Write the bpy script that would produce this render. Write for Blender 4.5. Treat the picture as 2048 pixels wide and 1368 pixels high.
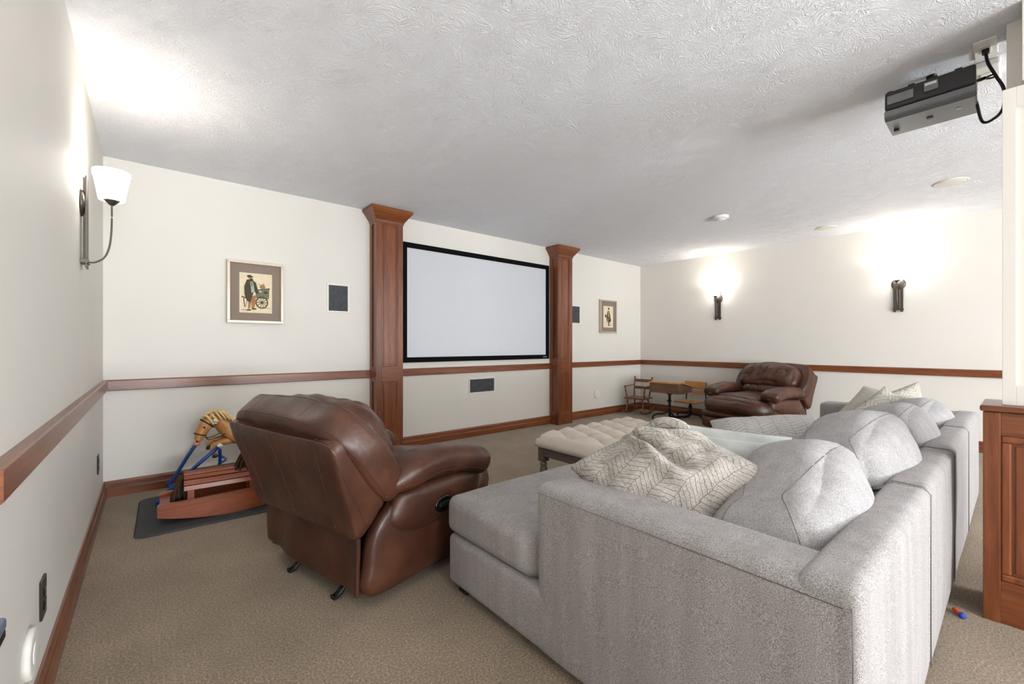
import bpy, bmesh, math, random
from mathutils import Vector, Matrix, noise
PI=math.pi
scn=bpy.context.scene
col=scn.collection
for o in list(bpy.data.objects): bpy.data.objects.remove(o)
# ------------------------------------------------------------- camera
HC=2.44
XL,XR,YF,YB=-0.256,6.458,4.218,-5.2
cd=bpy.data.cameras.new('camera'); cam=bpy.data.objects.new('camera',cd); col.objects.link(cam)
cam.location=(0,0,1.0895); cam.rotation_euler=(PI/2,0,-0.69986)
cd.sensor_width=36; cd.lens=36*858.23/2048; cd.shift_x=0.0007; cd.shift_y=0.0031; cd.clip_start=0.02
scn.camera=cam
# ------------------------------------------------------------- world, lights, exposure
scn.view_settings.view_transform='Standard'; scn.view_settings.look='None'
scn.view_settings.exposure=0.08; scn.view_settings.gamma=1; scn.view_settings.use_curve_mapping=False
w=bpy.data.worlds.new('world'); scn.world=w; w.use_nodes=True
w.node_tree.nodes['Background'].inputs[0].default_value=(.9,.95,1,1); w.node_tree.nodes['Background'].inputs[1].default_value=.3
def area(name,loc,rot,sx,sy,e,c=(1,1,1)):
    l=bpy.data.lights.new(name,'AREA'); l.shape='RECTANGLE'; l.size=sx; l.size_y=sy; l.energy=e; l.color=c
    o=bpy.data.objects.new(name,l); col.objects.link(o); o.location=loc; o.rotation_euler=rot; return o
LW=1.0
area('rear_fill',(2.2,YB+.06,1.45),(math.radians(96),0,0),4.4,1.7,92*LW,(.93,.97,1.0))   # added cool fill at the unseen rear wall, not a window
area('rear_uplight_fill',(.95,YB+.10,.75),(math.radians(138),0,0),2.2,.9,390*LW,(.88,.94,1.0))     # added low fill, tilted up to brighten the ceiling
area('rear_uplight_fill',(3.6,YB+.10,.75),(math.radians(138),0,0),2.2,.9,390*LW,(.88,.94,1.0))  # second added uplight, out of view behind the camera
area('rear_overhead_fill',(1.2,-3.0,2.38),(0,0,0),1.2,1.2,26*LW,(1,.97,.93))  # added overhead fill for the unseen rear of the room, no fixture
area('rear_overhead_fill',(4.0,-3.0,2.38),(0,0,0),1.2,1.2,26*LW,(1,.97,.93))  # its twin, also added as fill
SCONCE_E=4.8
# ------------------------------------------------------------- materials
def S(*c):
    return tuple((x/255/12.92 if x/255<=.04045 else ((x/255+.055)/1.055)**2.4) for x in c)+(1,)
class NT:
    def __init__(s,name):
        s.m=bpy.data.materials.new(name); s.m.use_nodes=True; s.t=s.m.node_tree; s.b=s.t.nodes['Principled BSDF']
    def n(s,ty,**k):
        x=s.t.nodes.new(ty)
        for a,v in k.items():
            if a.startswith('i_'):
                kk=a[2:]; kk=int(kk) if kk.isdigit() else kk.replace('_',' ')
                x.inputs[kk].default_value=v
            else: setattr(x,a,v)
        return x
    def l(s,a,b): s.t.links.new(a,b)
    def coord(s,out='Object',scale=(1,1,1),rot=(0,0,0)):
        c=s.n('ShaderNodeTexCoord'); m=s.n('ShaderNodeMapping'); m.inputs['Scale'].default_value=scale; m.inputs['Rotation'].default_value=rot
        s.l(c.outputs[out],m.inputs[0]); return m.outputs[0]
    def noise(s,vec,scale,detail=2,rough=.5,dist=0):
        x=s.n('ShaderNodeTexNoise'); x.inputs['Scale'].default_value=scale; x.inputs['Detail'].default_value=detail; x.inputs['Roughness'].default_value=rough; x.inputs['Distortion'].default_value=dist
        s.l(vec,x.inputs['Vector']); return x.outputs['Fac']
    def ramp(s,fac,stops):
        r=s.n('ShaderNodeValToRGB'); e=r.color_ramp.elements
        e[0].position,e[0].color=stops[0]; e[1].position,e[1].color=stops[-1]
        for p,c in stops[1:-1]:
            q=e.new(p); q.color=c
        s.l(fac,r.inputs[0]); return r.outputs[0]
    def mix(s,f,a,b,mode='MIX'):
        x=s.n('ShaderNodeMix',data_type='RGBA',blend_type=mode)
        for sock,v in ((0,f),(6,a),(7,b)):
            if hasattr(v,'is_output'): s.l(v,x.inputs[sock])
            else: x.inputs[sock].default_value=v
        return x.outputs[2]
    def math(s,op,a,b=None):
        x=s.n('ShaderNodeMath',operation=op)
        for i,v in enumerate((a,b)):
            if v is None: continue
            if hasattr(v,'is_output'): s.l(v,x.inputs[i])
            else: x.inputs[i].default_value=v
        return x.outputs[0]
    def bump(s,h,strength,dist,prev=None):
        b=s.n('ShaderNodeBump'); b.inputs['Strength'].default_value=strength; b.inputs['Distance'].default_value=dist
        s.l(h,b.inputs['Height'])
        if prev: s.l(prev,b.inputs['Normal'])
        return b.outputs[0]
    def base(s,c):
        if hasattr(c,'is_output'): s.l(c,s.b.inputs['Base Color'])
        else: s.b.inputs['Base Color'].default_value=c
    def set(s,rough=.5,metal=0,spec=.5):
        s.b.inputs['Roughness'].default_value=rough; s.b.inputs['Metallic'].default_value=metal; s.b.inputs['Specular IOR Level'].default_value=spec
        return s
def plain(name,c,rough=.5,metal=0,spec=.5,var=.06,scale=30,bump=0):
    t=NT(name); v=t.coord(); f=t.noise(v,scale,3)
    lo=tuple(x*(1-var) for x in c[:3])+(1,); hi=tuple(min(1,x*(1+var)) for x in c[:3])+(1,)
    t.base(t.ramp(f,[(.3,lo),(.7,hi)])); t.set(rough,metal,spec)
    if bump: t.l(t.bump(f,bump,.002),t.b.inputs['Normal'])
    return t.m
def wood(name,dark,light,axis='Z',scale=1,rough=.33,knots=True):
    t=NT(name); sc={'X':(.06,1,1),'Y':(1,.06,1),'Z':(1,1,.06)}[axis]
    v=t.coord(scale=tuple(a*scale for a in sc))
    f=t.noise(v,60,6,.65,.4); g=t.noise(v,9,3,.5,1.2)
    h=t.math('ADD',t.math('MULTIPLY',f,.55),t.math('MULTIPLY',g,.45))
    t.base(t.ramp(h,[(.34,dark),(.5,tuple((a+b)/2 for a,b in zip(dark,light))),(.66,light)])); t.set(rough)
    t.b.inputs['Coat Weight'].default_value=.25; t.b.inputs['Coat Roughness'].default_value=.2
    t.l(t.bump(f,.12,.001),t.b.inputs['Normal']); return t.m
M={}
# painted wall
t=NT('wall_paint'); v=t.coord(); f=t.noise(v,260,3,.6); g=t.noise(v,1.2,2)
t.base(t.ramp(g,[(.3,S(217,213,205)),(.7,S(221,217,210))])); t.set(.62,0,.35); t.l(t.bump(f,.10,.0015),t.b.inputs['Normal']); M['wall']=t.m
t=NT('column_paint'); v=t.coord(); f=t.noise(v,260,3,.6)
t.base(t.ramp(f,[(.3,S(222,217,209)),(.7,S(226,221,213))])); t.set(.55,0,.35); M['colpaint']=t.m
# hand textured ceiling
t=NT('ceiling_texture'); v=t.coord()
wv=t.noise(v,3.2,2,.5,0); 
mp=t.n('ShaderNodeVectorMath',operation='ADD'); sc=t.n('ShaderNodeTexNoise'); sc.inputs['Scale'].default_value=5; sc.inputs['Detail'].default_value=1; t.l(v,sc.inputs['Vector'])
ms=t.n('ShaderNodeVectorMath',operation='SCALE'); ms.inputs['Scale'].default_value=.55; t.l(sc.outputs['Color'],ms.inputs[0]); t.l(v,mp.inputs[0]); t.l(ms.outputs[0],mp.inputs[1])
n1=t.noise(mp.outputs[0],24,4,.55,1.6)
rg=t.math('ABSOLUTE',t.math('SUBTRACT',n1,.5)); rg2=t.ramp(rg,[(0,(1,1,1,1)),(.10,(0,0,0,1))])
n2=t.noise(v,90,3,.6,.6); hh=t.math('ADD',t.math('MULTIPLY',rg2,t.ramp(t.noise(v,7,2,.5),[(.35,(.45,.45,.45,1)),(.65,(1,1,1,1))])),t.math('MULTIPLY',n2,.45))
t.base(S(238,239,243)); t.set(.75,0,.3); t.l(t.bump(hh,.6,.0065),t.b.inputs['Normal']); M['ceiling']=t.m
# carpet
t=NT('carpet_pile'); v=t.coord(); f=t.noise(v,135,4,.8); g=t.noise(v,2.2,3,.6); k=t.noise(t.coord(scale=(1,2.5,1)),60,3,.7)
c=t.ramp(f,[(.32,S(98,80,60)),(.5,S(162,141,115)),(.68,S(218,197,168))])
c=t.mix(t.ramp(g,[(.3,(0,0,0,1)),(.75,(.5,.5,.5,1))]),c,S(120,102,82),'MULTIPLY') if 0 else c
gg=t.ramp(g,[(.32,(.80,.79,.78,1)),(.68,(1.06,1.06,1.06,1))]); c=t.mix(1.0,c,gg,'MULTIPLY')
kk=t.ramp(k,[(.35,(.82,.82,.82,1)),(.62,(1,1,1,1))]); c=t.mix(1.0,c,kk,'MULTIPLY')
t.base(c); t.set(.95,0,.1); t.b.inputs['Sheen Weight'].default_value=.3
t.l(t.bump(f,.9,.006,t.bump(k,.6,.008)),t.b.inputs['Normal']); M['carpet']=t.m
M['trimx']=wood('cherry_wood_x',S(82,38,18),S(142,80,42),'X'); M['trimy']=wood('cherry_wood_y',S(82,38,18),S(142,80,42),'Y'); M['trimz']=wood('cherry_wood_z',S(82,38,18),S(142,80,42),'Z')
M['cedar']=wood('cedar_x',S(104,44,20),S(170,90,48),'X',rough=.45)
M['maple']=wood('maple_top',S(178,118,62),S(214,156,92),'Y',rough=.4)
M['oakdk']=wood('desk_brown_wood',S(92,62,46),S(122,86,66),'Y',rough=.5)
M['chairwd']=wood('aged_turned_wood',S(72,36,22),S(150,92,46),'Z',scale=3,rough=.4)
M['greywood']=wood('weathered_grey_wood',S(66,58,50),S(108,96,84),'Y',rough=.6)
# leather
t=NT('brown_leather'); v=t.coord(); f=t.noise(v,5,4,.6); vo=0
cr=t.noise(v,14,4,.55,.8)
t.base(t.ramp(f,[(.25,S(52,29,20)),(.5,S(72,41,28)),(.78,S(98,60,41))]))
t.l(t.ramp(cr,[(.3,(.33,)*3+(1,)),(.7,(.44,)*3+(1,))]),t.b.inputs['Roughness']); t.b.inputs['Specular IOR Level'].default_value=.5
t.l(t.bump(t.noise(v,95,3,.6),.18,.0015,t.bump(cr,.3,.007)),t.b.inputs['Normal']); M['leather']=t.m
M['stitch']=plain('leather_welt',S(70,40,26),.5)
# sofa fabric
def fabric(name,a,b,c,sc=420,bumpd=.0012):
    t=NT(name); v=t.coord(); f=t.noise(v,sc,3,.8); g=t.noise(t.coord(scale=(1,1,.08)),17,3,.6); g2=t.noise(v,3,2)
    cc=t.ramp(f,[(.32,a),(.5,b),(.68,c)]); cc=t.mix(1,cc,t.ramp(g,[(.35,(.87,.865,.865,1)),(.65,(1.02,1.02,1.02,1))]),'MULTIPLY')
    cc=t.mix(1,cc,t.ramp(g2,[(.3,(.94,.94,.94,1)),(.7,(1,1,1,1))]),'MULTIPLY')
    t.base(cc); t.set(.9,0,.2); t.b.inputs['Sheen Weight'].default_value=.12; t.b.inputs['Sheen Roughness'].default_value=.4
    t.l(t.bump(f,.5,bumpd),t.b.inputs['Normal']); return t.m
M['sofa']=fabric('grey_heather_fabric',S(100,96,95),S(161,156,154),S(207,204,203))
M['cush']=fabric('grey_cushion_fabric',S(112,108,107),S(164,161,160),S(202,200,200))
M['welt']=plain('dark_grey_welt',S(118,114,112),.9)
t=NT('cream_linen'); v=t.coord(); f=t.noise(v,380,3,.7); t.base(t.ramp(f,[(.3,S(196,184,172)),(.7,S(220,209,198))])); t.set(.9,0,.2); t.l(t.bump(f,.3,.001),t.b.inputs['Normal']); M['linen']=t.m
t=NT('grey_green_velvet'); v=t.coord(); f=t.noise(v,9,3,.6); t.base(t.ramp(f,[(.3,S(160,163,158)),(.7,S(188,190,185))])); t.set(.75,0,.2); t.b.inputs['Sheen Weight'].default_value=.6; M['velvet']=t.m
def pattern(name,a,b,line,N=5.0,K=16.0,lw=.09,slope=1.1):
    t=NT(name); uv=t.n('ShaderNodeTexCoord').outputs['UV']; sp=t.n('ShaderNodeSeparateXYZ')
    nz=t.n('ShaderNodeTexNoise'); nz.inputs['Scale'].default_value=14; t.l(uv,nz.inputs['Vector'])
    ns=t.n('ShaderNodeVectorMath',operation='SCALE'); ns.inputs['Scale'].default_value=.03; t.l(nz.outputs['Color'],ns.inputs[0])
    ad=t.n('ShaderNodeVectorMath',operation='ADD'); t.l(uv,ad.inputs[0]); t.l(ns.outputs[0],ad.inputs[1]); t.l(ad.outputs[0],sp.inputs[0])
    U=t.math('MULTIPLY',sp.outputs[0],N); tri=t.math('PINGPONG',U,1.0)
    V=t.math('ADD',t.math('MULTIPLY',sp.outputs[1],K),t.math('MULTIPLY',tri,slope*K/N*.55))
    l1=t.math('LESS_THAN',t.math('FRACT',V),lw*1.25)
    l2=t.math('LESS_THAN',t.math('FRACT',U),lw*.28)
    ln=t.math('MAXIMUM',l1,l2)
    v=t.coord(); f=t.noise(v,350,3,.8); fx=t.noise(t.coord(scale=(1,.1,1)),300,2,.8)
    ff=t.math('ADD',t.math('MULTIPLY',f,.5),t.math('MULTIPLY',fx,.5))
    bc=t.ramp(ff,[(.36,a),(.64,b)]); lf=t.math('MULTIPLY',ln,.8)
    t.base(t.mix(lf,bc,line)); t.set(.9,0,.2); t.l(t.bump(ff,.4,.0015),t.b.inputs['Normal']); return t.m
M['patA']=pattern('herringbone_linen',S(126,120,112),S(198,192,184),S(78,72,66),8,27,.085)
M['patC']=pattern('herringbone_linen_light',S(158,155,150),S(208,207,203),S(104,102,98),7,19)
M['patD']=pattern('broken_herringbone_linen',S(168,163,152),S(206,202,193),S(140,132,118),9,26)
M['patE']=pattern('herringbone_linen_tan',S(150,146,136),S(196,191,180),S(96,88,76),6,17)
M['black']=plain('black_metal',S(28,27,27),.45,.3)
M['blackgloss']=plain('black_gloss_plastic',S(14,14,14),.12)
M['iron']=plain('black_cast_iron',S(26,30,30),.5,.4)
M['bronze']=plain('brushed_bronze_metal',S(92,86,80),.4,.8)
M['white']=plain('white_plastic',S(232,231,226),.4)
M['plate']=plain('satin_white_plastic',S(222,219,212),.65,spec=.2)
M['offwhite']=plain('speaker_frame_white',S(226,222,212),.5)
M['grille']=plain('dark_grille_cloth',S(66,68,74),.8,var=.25,scale=26)
M['outlet']=plain('dark_brown_plastic',S(46,34,28),.35)
M['screen']=plain('projection_fabric',S(200,202,207),.8,var=.01,spec=.2)
M['velblack']=plain('black_velvet_border',S(8,8,9),.8,spec=.1)
M['frame']=plain('champagne_frame',S(184,172,154),.35,.25,var=.04)
M['mat']=plain('taupe_mount',S(134,118,106),.9,var=.06,scale=120)
M['paper']=plain('aged_paper',S(222,208,178),.9,var=.05)
M['rubber']=plain('dark_grey_rubber',S(58,59,62),.75,var=.1,scale=80)
M['blue']=plain('blue_enamel',S(22,68,140),.3)
M['yarn']=plain('dark_brown_yarn',S(62,42,28),.95,var=.35,scale=60)
M['projdark']=plain('charcoal_plastic',S(44,44,45),.45,var=.05)
M['projgrey']=plain('silver_grey_plastic',S(100,102,104),.32,.3,var=.03)
M['label']=plain('grey_sticker',S(110,110,110),.6); M['labelw']=plain('white_sticker',S(205,205,205),.6)
M['orange']=plain('orange_foam',S(226,84,48),.8); M['bluef']=plain('blue_foam',S(52,74,170),.8)
M['slate']=plain('blue_grey_laminate',S(96,108,126),.4)
t=NT('frosted_glass'); v=t.coord(); f=t.noise(v,20,2); t.base(S(250,246,236)); t.set(.4); t.b.inputs['Emission Color'].default_value=(1,.95,.88,1); t.b.inputs['Emission Strength'].default_value=14; M['glow']=t.m
t=NT('pony_tan'); v=t.coord(); f=t.noise(v,16,3,.6); t.base(t.ramp(f,[(.3,S(176,116,58)),(.6,S(206,150,88)),(.8,S(222,176,118))])); t.set(.35); M['pony']=t.m
M['mane']=plain('cream_mane',S(222,192,138),.45,var=.15); M['hoof']=plain('dark_hoof',S(60,48,40),.5); M['pink']=plain('pink_muzzle',S(204,128,110),.5)
M['bridle']=plain('dark_bridle',S(44,34,30),.5)
ink={k:plain('ink_'+k,c,.9) for k,c in dict(brown=S(78,66,52),dark=S(54,50,44),teal=S(150,176,164),tan=S(160,116,76),green=S(112,116,88),skin=S(170,130,104),sand=S(188,156,112)).items()}
# ------------------------------------------------------------- object helpers
def tag(o,label=None,cat=None,group=None,kind=None):
    if label: o['label']=label
    if cat: o['category']=cat
    if group: o['group']=group
    if kind: o['kind']=kind
    return o
def empty(name,loc,rz=0,label=None,cat=None,group=None):
    o=bpy.data.objects.new(name,None); o.empty_display_size=.05; col.objects.link(o); o.location=loc; o.rotation_euler=(0,0,rz)
    return tag(o,label,cat,group)
def link(name,me,mat,parent=None,smooth=False,mats=None):
    if smooth: me.polygons.foreach_set('use_smooth',[True]*len(me.polygons))
    for m in (mats or [mat]): me.materials.append(m)
    o=bpy.data.objects.new(name,me); col.objects.link(o)
    if parent: o.parent=parent
    return o
def pyobj(name,vs,fs,mat,parent=None,smooth=True,uvs=None,mats=None,mi=None):
    me=bpy.data.meshes.new(name); me.from_pydata([tuple(v) for v in vs],[],fs); me.validate()
    if uvs:
        l=me.uv_layers.new(name='UVMap')
        for lp in me.loops: l.data[lp.index].uv=uvs[lp.vertex_index]
    if mi: me.polygons.foreach_set('material_index',mi)
    me.update()
    return link(name,me,mat,parent,smooth,mats)
def bmobj(name,bm,mat,parent=None,smooth=False,mats=None):
    bmesh.ops.recalc_face_normals(bm,faces=bm.faces)
    me=bpy.data.meshes.new(name); bm.to_mesh(me); bm.free(); return link(name,me,mat,parent,smooth,mats)
def bx(bm,lo,hi,bev=0,M4=None,seg=2):
    r=bmesh.ops.create_cube(bm,size=1); vs=r['verts']
    c=[(a+b)/2 for a,b in zip(lo,hi)]; s=[abs(b-a) for a,b in zip(lo,hi)]
    for v in vs: v.co=Vector((c[0]+v.co.x*s[0],c[1]+v.co.y*s[1],c[2]+v.co.z*s[2]))
    if M4 is not None:
        for v in vs: v.co=M4@v.co
    if bev:
        es=set(e for v in vs for e in v.link_edges)
        bmesh.ops.bevel(bm,geom=list(es),offset=bev,segments=seg,affect='EDGES',profile=.5)
def box(name,lo,hi,mat,parent=None,bev=0,M4=None,smooth=False,seg=2):
    bm=bmesh.new(); bx(bm,lo,hi,bev,M4,seg); return bmobj(name,bm,mat,parent,smooth)
def boxes(name,lst,mat,parent=None,bev=0):
    bm=bmesh.new()
    for lo,hi in lst: bx(bm,lo,hi,bev)
    return bmobj(name,bm,mat,parent)
def cr(path,n,closed=False):
    """catmull-rom resample"""
    P=[Vector(p) for p in path]; L=len(P); out=[]
    segs=L if closed else L-1
    for i in range(segs):
        p1=P[i]; p2=P[(i+1)%L]
        p0=P[(i-1)%L] if closed or i>0 else p1*2-p2
        p3=P[(i+2)%L] if closed or i+2<L else p2*2-p1
        for k in range(n):
            t=k/n; out.append(.5*((2*p1)+(p2-p0)*t+(2*p0-5*p1+4*p2-p3)*t*t+(3*p1-p0-3*p2+p3)*t**3))
    if not closed: out.append(P[-1])
    return out
def sweep(path,rx,ry=None,up=(0,0,1),seg=12,closed=False,p=2.0,caps=True,fx=None):
    """superelliptic tube; rx along side, ry along up; may be lists/functions of t"""
    n=len(path); up=Vector(up); vs=[];fs=[]
    for i in range(n):
        a=path[(i-1)%n] if (closed or i>0) else path[i]; b=path[(i+1)%n] if (closed or i<n-1) else path[i]
        T=(Vector(b)-Vector(a)).normalized(); sd=T.cross(up)
        if sd.length<1e-3: sd=T.cross(Vector((1,0,.01)))
        sd.normalize(); u=sd.cross(T).normalized()
        t=i/max(1,n-1); X=rx(t) if callable(rx) else rx; Y=(ry(t) if callable(ry) else ry) if ry is not None else X
        for k in range(seg):
            th=2*PI*k/seg; c,s=math.cos(th),math.sin(th)
            cx=math.copysign(abs(c)**(2/p),c)*X; sy=math.copysign(abs(s)**(2/p),s)*Y
            vs.append(Vector(path[i])+sd*cx+u*sy)
    for i in range(n if closed else n-1):
        j=(i+1)%n
        for k in range(seg):
            k2=(k+1)%seg; fs.append((i*seg+k,j*seg+k,j*seg+k2,i*seg+k2)[::-1])
    if caps and not closed:
        fs.append(tuple(range(seg))[::-1][::-1]); fs.append(tuple((n-1)*seg+k for k in range(seg))[::-1])
    return vs,fs
def tube(name,path,r,mat,parent=None,n=6,seg=10,closed=False,ry=None,up=(0,0,1),p=2.0,smoothpath=True):
    pp=cr(path,n,closed) if smoothpath else [Vector(q) for q in path]
    vs,fs=sweep(pp,r,ry,up,seg,closed,p); return pyobj(name,vs,fs,mat,parent)
def rbox_mesh(sz,r,n=10,puff=(0,0,0),deform=None,nz=0,nzs=4,seed=0):
    """rounded, puffed box centred on origin"""
    hx,hy,hz=[s/2 for s in sz]; vs=[];fs=[];idx={}
    def seg(h):
        # grid stops concentrated near the edges
        rr=min(r/h,.95); inner=1-rr; L=[]
        m=4
        L+= [-1+rr*(1-math.cos(PI/2*k/m)) *1.0 for k in range(m)]
        L+= [-inner+2*inner*k/n for k in range(n+1)]
        L+= [-x for x in reversed(L[:m])]
        return L
    A=[seg(hx),seg(hy),seg(hz)]
    H=(hx,hy,hz)
    def vert(p):
        key=tuple(round(a,5) for a in p)
        if key in idx: return idx[key]
        q=Vector((p[0]*hx,p[1]*hy,p[2]*hz))
        inn=Vector([max(-(H[i]-r),min(H[i]-r,q[i])) for i in range(3)])
        d=q-inn
        if d.length>1e-9: q=inn+d.normalized()*r
        f=[1-p[i]**2 for i in range(3)]
        bulge=Vector((p[0]*puff[0]*f[1]**1.15*f[2]**1.15,p[1]*puff[1]*f[0]**1.15*f[2]**1.15,p[2]*puff[2]*f[0]**1.15*f[1]**1.15))
        q=q+bulge
        if nz:
            s=Vector((q.x*nzs+seed*7.1,q.y*nzs,q.z*nzs)); 
            dn=q.normalized() if q.length>0 else q
            q=q+Vector((noise.noise(s),noise.noise(s+Vector((9,3,1))),noise.noise(s+Vector((2,8,5)))))*nz
        if deform: q=Vector(deform(q))
        idx[key]=len(vs); vs.append(q); return idx[key]
    for ax in range(3):
        a,b=(ax+1)%3,(ax+2)%3
        for sgn in (-1,1):
            for i in range(len(A[a])-1):
                for j in range(len(A[b])-1):
                    c=[]
                    for (u,v) in ((A[a][i],A[b][j]),(A[a][i+1],A[b][j]),(A[a][i+1],A[b][j+1]),(A[a][i],A[b][j+1])):
                        p=[0,0,0]; p[ax]=sgn; p[a]=u; p[b]=v; c.append(vert(p))
                    if len(set(c))<3: continue
                    fs.append(tuple(c) if sgn>0 else tuple(c[::-1]))
    return vs,fs
def rbox(name,c,sz,r,mat,parent=None,n=10,puff=(0,0,0),deform=None,nz=0,nzs=4,seed=0,M4=None):
    vs,fs=rbox_mesh(sz,r,n,puff,deform,nz,nzs,seed)
    c=Vector(c); vs=[(M4@v if M4 is not None else v)+c for v in vs]
    return pyobj(name,vs,fs,mat,parent)
def puff_panel(name,outline,thick,frame,mat,parent=None,p=4,K=8,n=5,smoothp=True,nz=0,nzs=6):
    """outline 2D (a,b) star-shaped; frame(a,b,h)->xyz"""
    O=cr([(a,b,0) for a,b in outline],n,True) if smoothp else [Vector((a,b,0)) for a,b in outline]
    m=len(O); cx=sum(v.x for v in O)/m; cy=sum(v.y for v in O)/m
    vs=[];fs=[]
    rings=[1-(k/K)**1.8 for k in range(K)][::-1]  # .. grows to 1
    rings=[math.sin(PI/2*(k+1)/K) for k in range(K)]
    layers=[(s,+1) for s in rings]+[(s,-1) for s in reversed(rings[:-1])]
    def pt(s,sg,v):
        h=sg*thick/2*(1-s**p)**(1/p) if s<1 else 0
        q=Vector((cx+(v.x-cx)*s,cy+(v.y-cy)*s,h))
        w=Vector(frame(q.x,q.y,q.z))
        if nz: w=w+Vector((noise.noise(w*nzs),noise.noise(w*nzs+Vector((5,1,2))),noise.noise(w*nzs+Vector((1,7,3)))))*nz
        return w
    for s,sg in layers:
        for v in O: vs.append(pt(s,sg,v))
    L=len(layers); ctop=len(vs); vs.append(pt(0,1,Vector((cx,cy,0)))); vs.append(pt(0,-1,Vector((cx,cy,0))))
    for i in range(L-1):
        for k in range(m):
            k2=(k+1)%m; fs.append((i*m+k,(i+1)*m+k,(i+1)*m+k2,i*m+k2))
    for k in range(m):
        k2=(k+1)%m; fs.append((ctop,k,k2)); fs.append((ctop+1,(L-1)*m+k2,(L-1)*m+k))
    me=bpy.data.meshes.new(name); me.from_pydata([tuple(v) for v in vs],[],fs); bm=bmesh.new(); bm.from_mesh(me); bmesh.ops.recalc_face_normals(bm,faces=bm.faces); bm.to_mesh(me); bm.free()
    return link(name,me,mat,parent,True)
def lathe(name,prof,mat,parent=None,loc=(0,0,0),seg=24,M4=None):
    vs=[];fs=[];n=len(prof)
    for (r,z) in prof:
        for k in range(seg):
            th=2*PI*k/seg; v=Vector((r*math.cos(th),r*math.sin(th),z))
            if M4 is not None: v=M4@v
            vs.append(v+Vector(loc))
    for i in range(n-1):
        for k in range(seg):
            k2=(k+1)%seg; fs.append((i*seg+k,i*seg+k2,(i+1)*seg+k2,(i+1)*seg+k))
    if prof[0][0]>1e-4: fs.append(tuple(range(seg))[::-1])
    if prof[-1][0]>1e-4: fs.append(tuple((n-1)*seg+k for k in range(seg)))
    return pyobj(name,vs,fs,mat,parent)
def pillow_vs(w,h,t,N=44,pinch=.07,fold=None,nz=.01,nzs=5,seed=0,sag=0):
    vs=[];fs=[];uv=[]
    def f(u,v,sg):
        x=w/2*u*(1-pinch*(1-v*v)); y=h/2*v*(1-pinch*(1-u*u))
        e=max(0,(1-abs(u)**2.2))*max(0,(1-abs(v)**2.2)); z=sg*t/2*e**.42
        s=Vector((x*nzs+seed*5.3,y*nzs,sg*1.7))
        amp=nz*min(1,e*3)
        z+=sg*amp*(noise.noise(s)+.5*noise.noise(s*2.3)); 
        p=Vector((x,y,z))
        if fold: p=Vector(fold(p,u,v,sg,e))
        return p
    st=[math.sin(PI/2*(-1+2*i/N)) for i in range(N+1)]
    for sg in (1,-1):
        for j in range(N+1):
            for i in range(N+1):
                vs.append(f(st[i],st[j],sg)); uv.append(((st[i]+1)/2,(st[j]+1)/2))
    o=(N+1)**2
    for j in range(N):
        for i in range(N):
            a=j*(N+1)+i; fs.append((a,a+1,a+N+2,a+N+1)); fs.append((o+a,o+a+N+1,o+a+N+2,o+a+1))
    return vs,fs,uv
def pillow(name,c,u,v,w,h,t,mat,parent=None,**k):
    """u: in-plane width dir, v: in-plane height dir"""
    U=Vector(u).normalized(); V=Vector(v); V=(V-U*V.dot(U)).normalized(); Wn=U.cross(V)
    vs,fs,uv=pillow_vs(w,h,t,**k); c=Vector(c)
    me=bpy.data.meshes.new(name); me.from_pydata([tuple(c+U*p.x+V*p.y+Wn*p.z) for p in vs],[],fs)
    l=me.uv_layers.new(name='UVMap')
    for lp in me.loops: l.data[lp.index].uv=uv[lp.vertex_index]
    bm=bmesh.new(); bm.from_mesh(me); bmesh.ops.remove_doubles(bm,verts=bm.verts,dist=.0004); bmesh.ops.recalc_face_normals(bm,faces=bm.faces); bm.to_mesh(me); bm.free()
    return link(name,me,mat,parent,True)
from mathutils.bvhtree import BVHTree
def snap(name,o,pts,mat,parent,r_=.0016,n=6,lift=.0004):
    bt=BVHTree.FromPolygons([v.co for v in o.data.vertices],[p.vertices[:] for p in o.data.polygons])
    q=[]
    for p in cr(pts,n):
        h=bt.find_nearest(p)
        if h[0]: q.append(h[0]+h[1]*lift)
    vs,fs=sweep(q,r_,None,(.01,.02,1),6); return pyobj(name,vs,fs,mat,parent)
# ------------------------------------------------------------- room shell
def struct(o): return tag(o,kind='structure')
T=.12
struct(box('floor',(XL-T,YB-T,-.1),(XR+T,YF+T,0),M['carpet']))
struct(box('ceiling',(XL-T,YB-T,HC),(XR+T,YF+T,HC+.1),M['ceiling']))
struct(box('wall_front',(XL-T,YF,0),(XR+T,YF+T,HC),M['wall']))
struct(box('wall_left',(XL-T,YB,0),(XL,YF,HC),M['wall']))
struct(box('wall_right',(XR,YB,0),(XR+T,YF,HC),M['wall']))
struct(box('wall_back',(XL-T,YB-T,0),(XR+T,YB,HC),M['wall']))
PX1,PX2,PF=1.69,1.97,4.05          # left pillar; right pillar mirrored about the screen centre
CX=3.11; QX1,QX2=4.245,4.53
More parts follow.
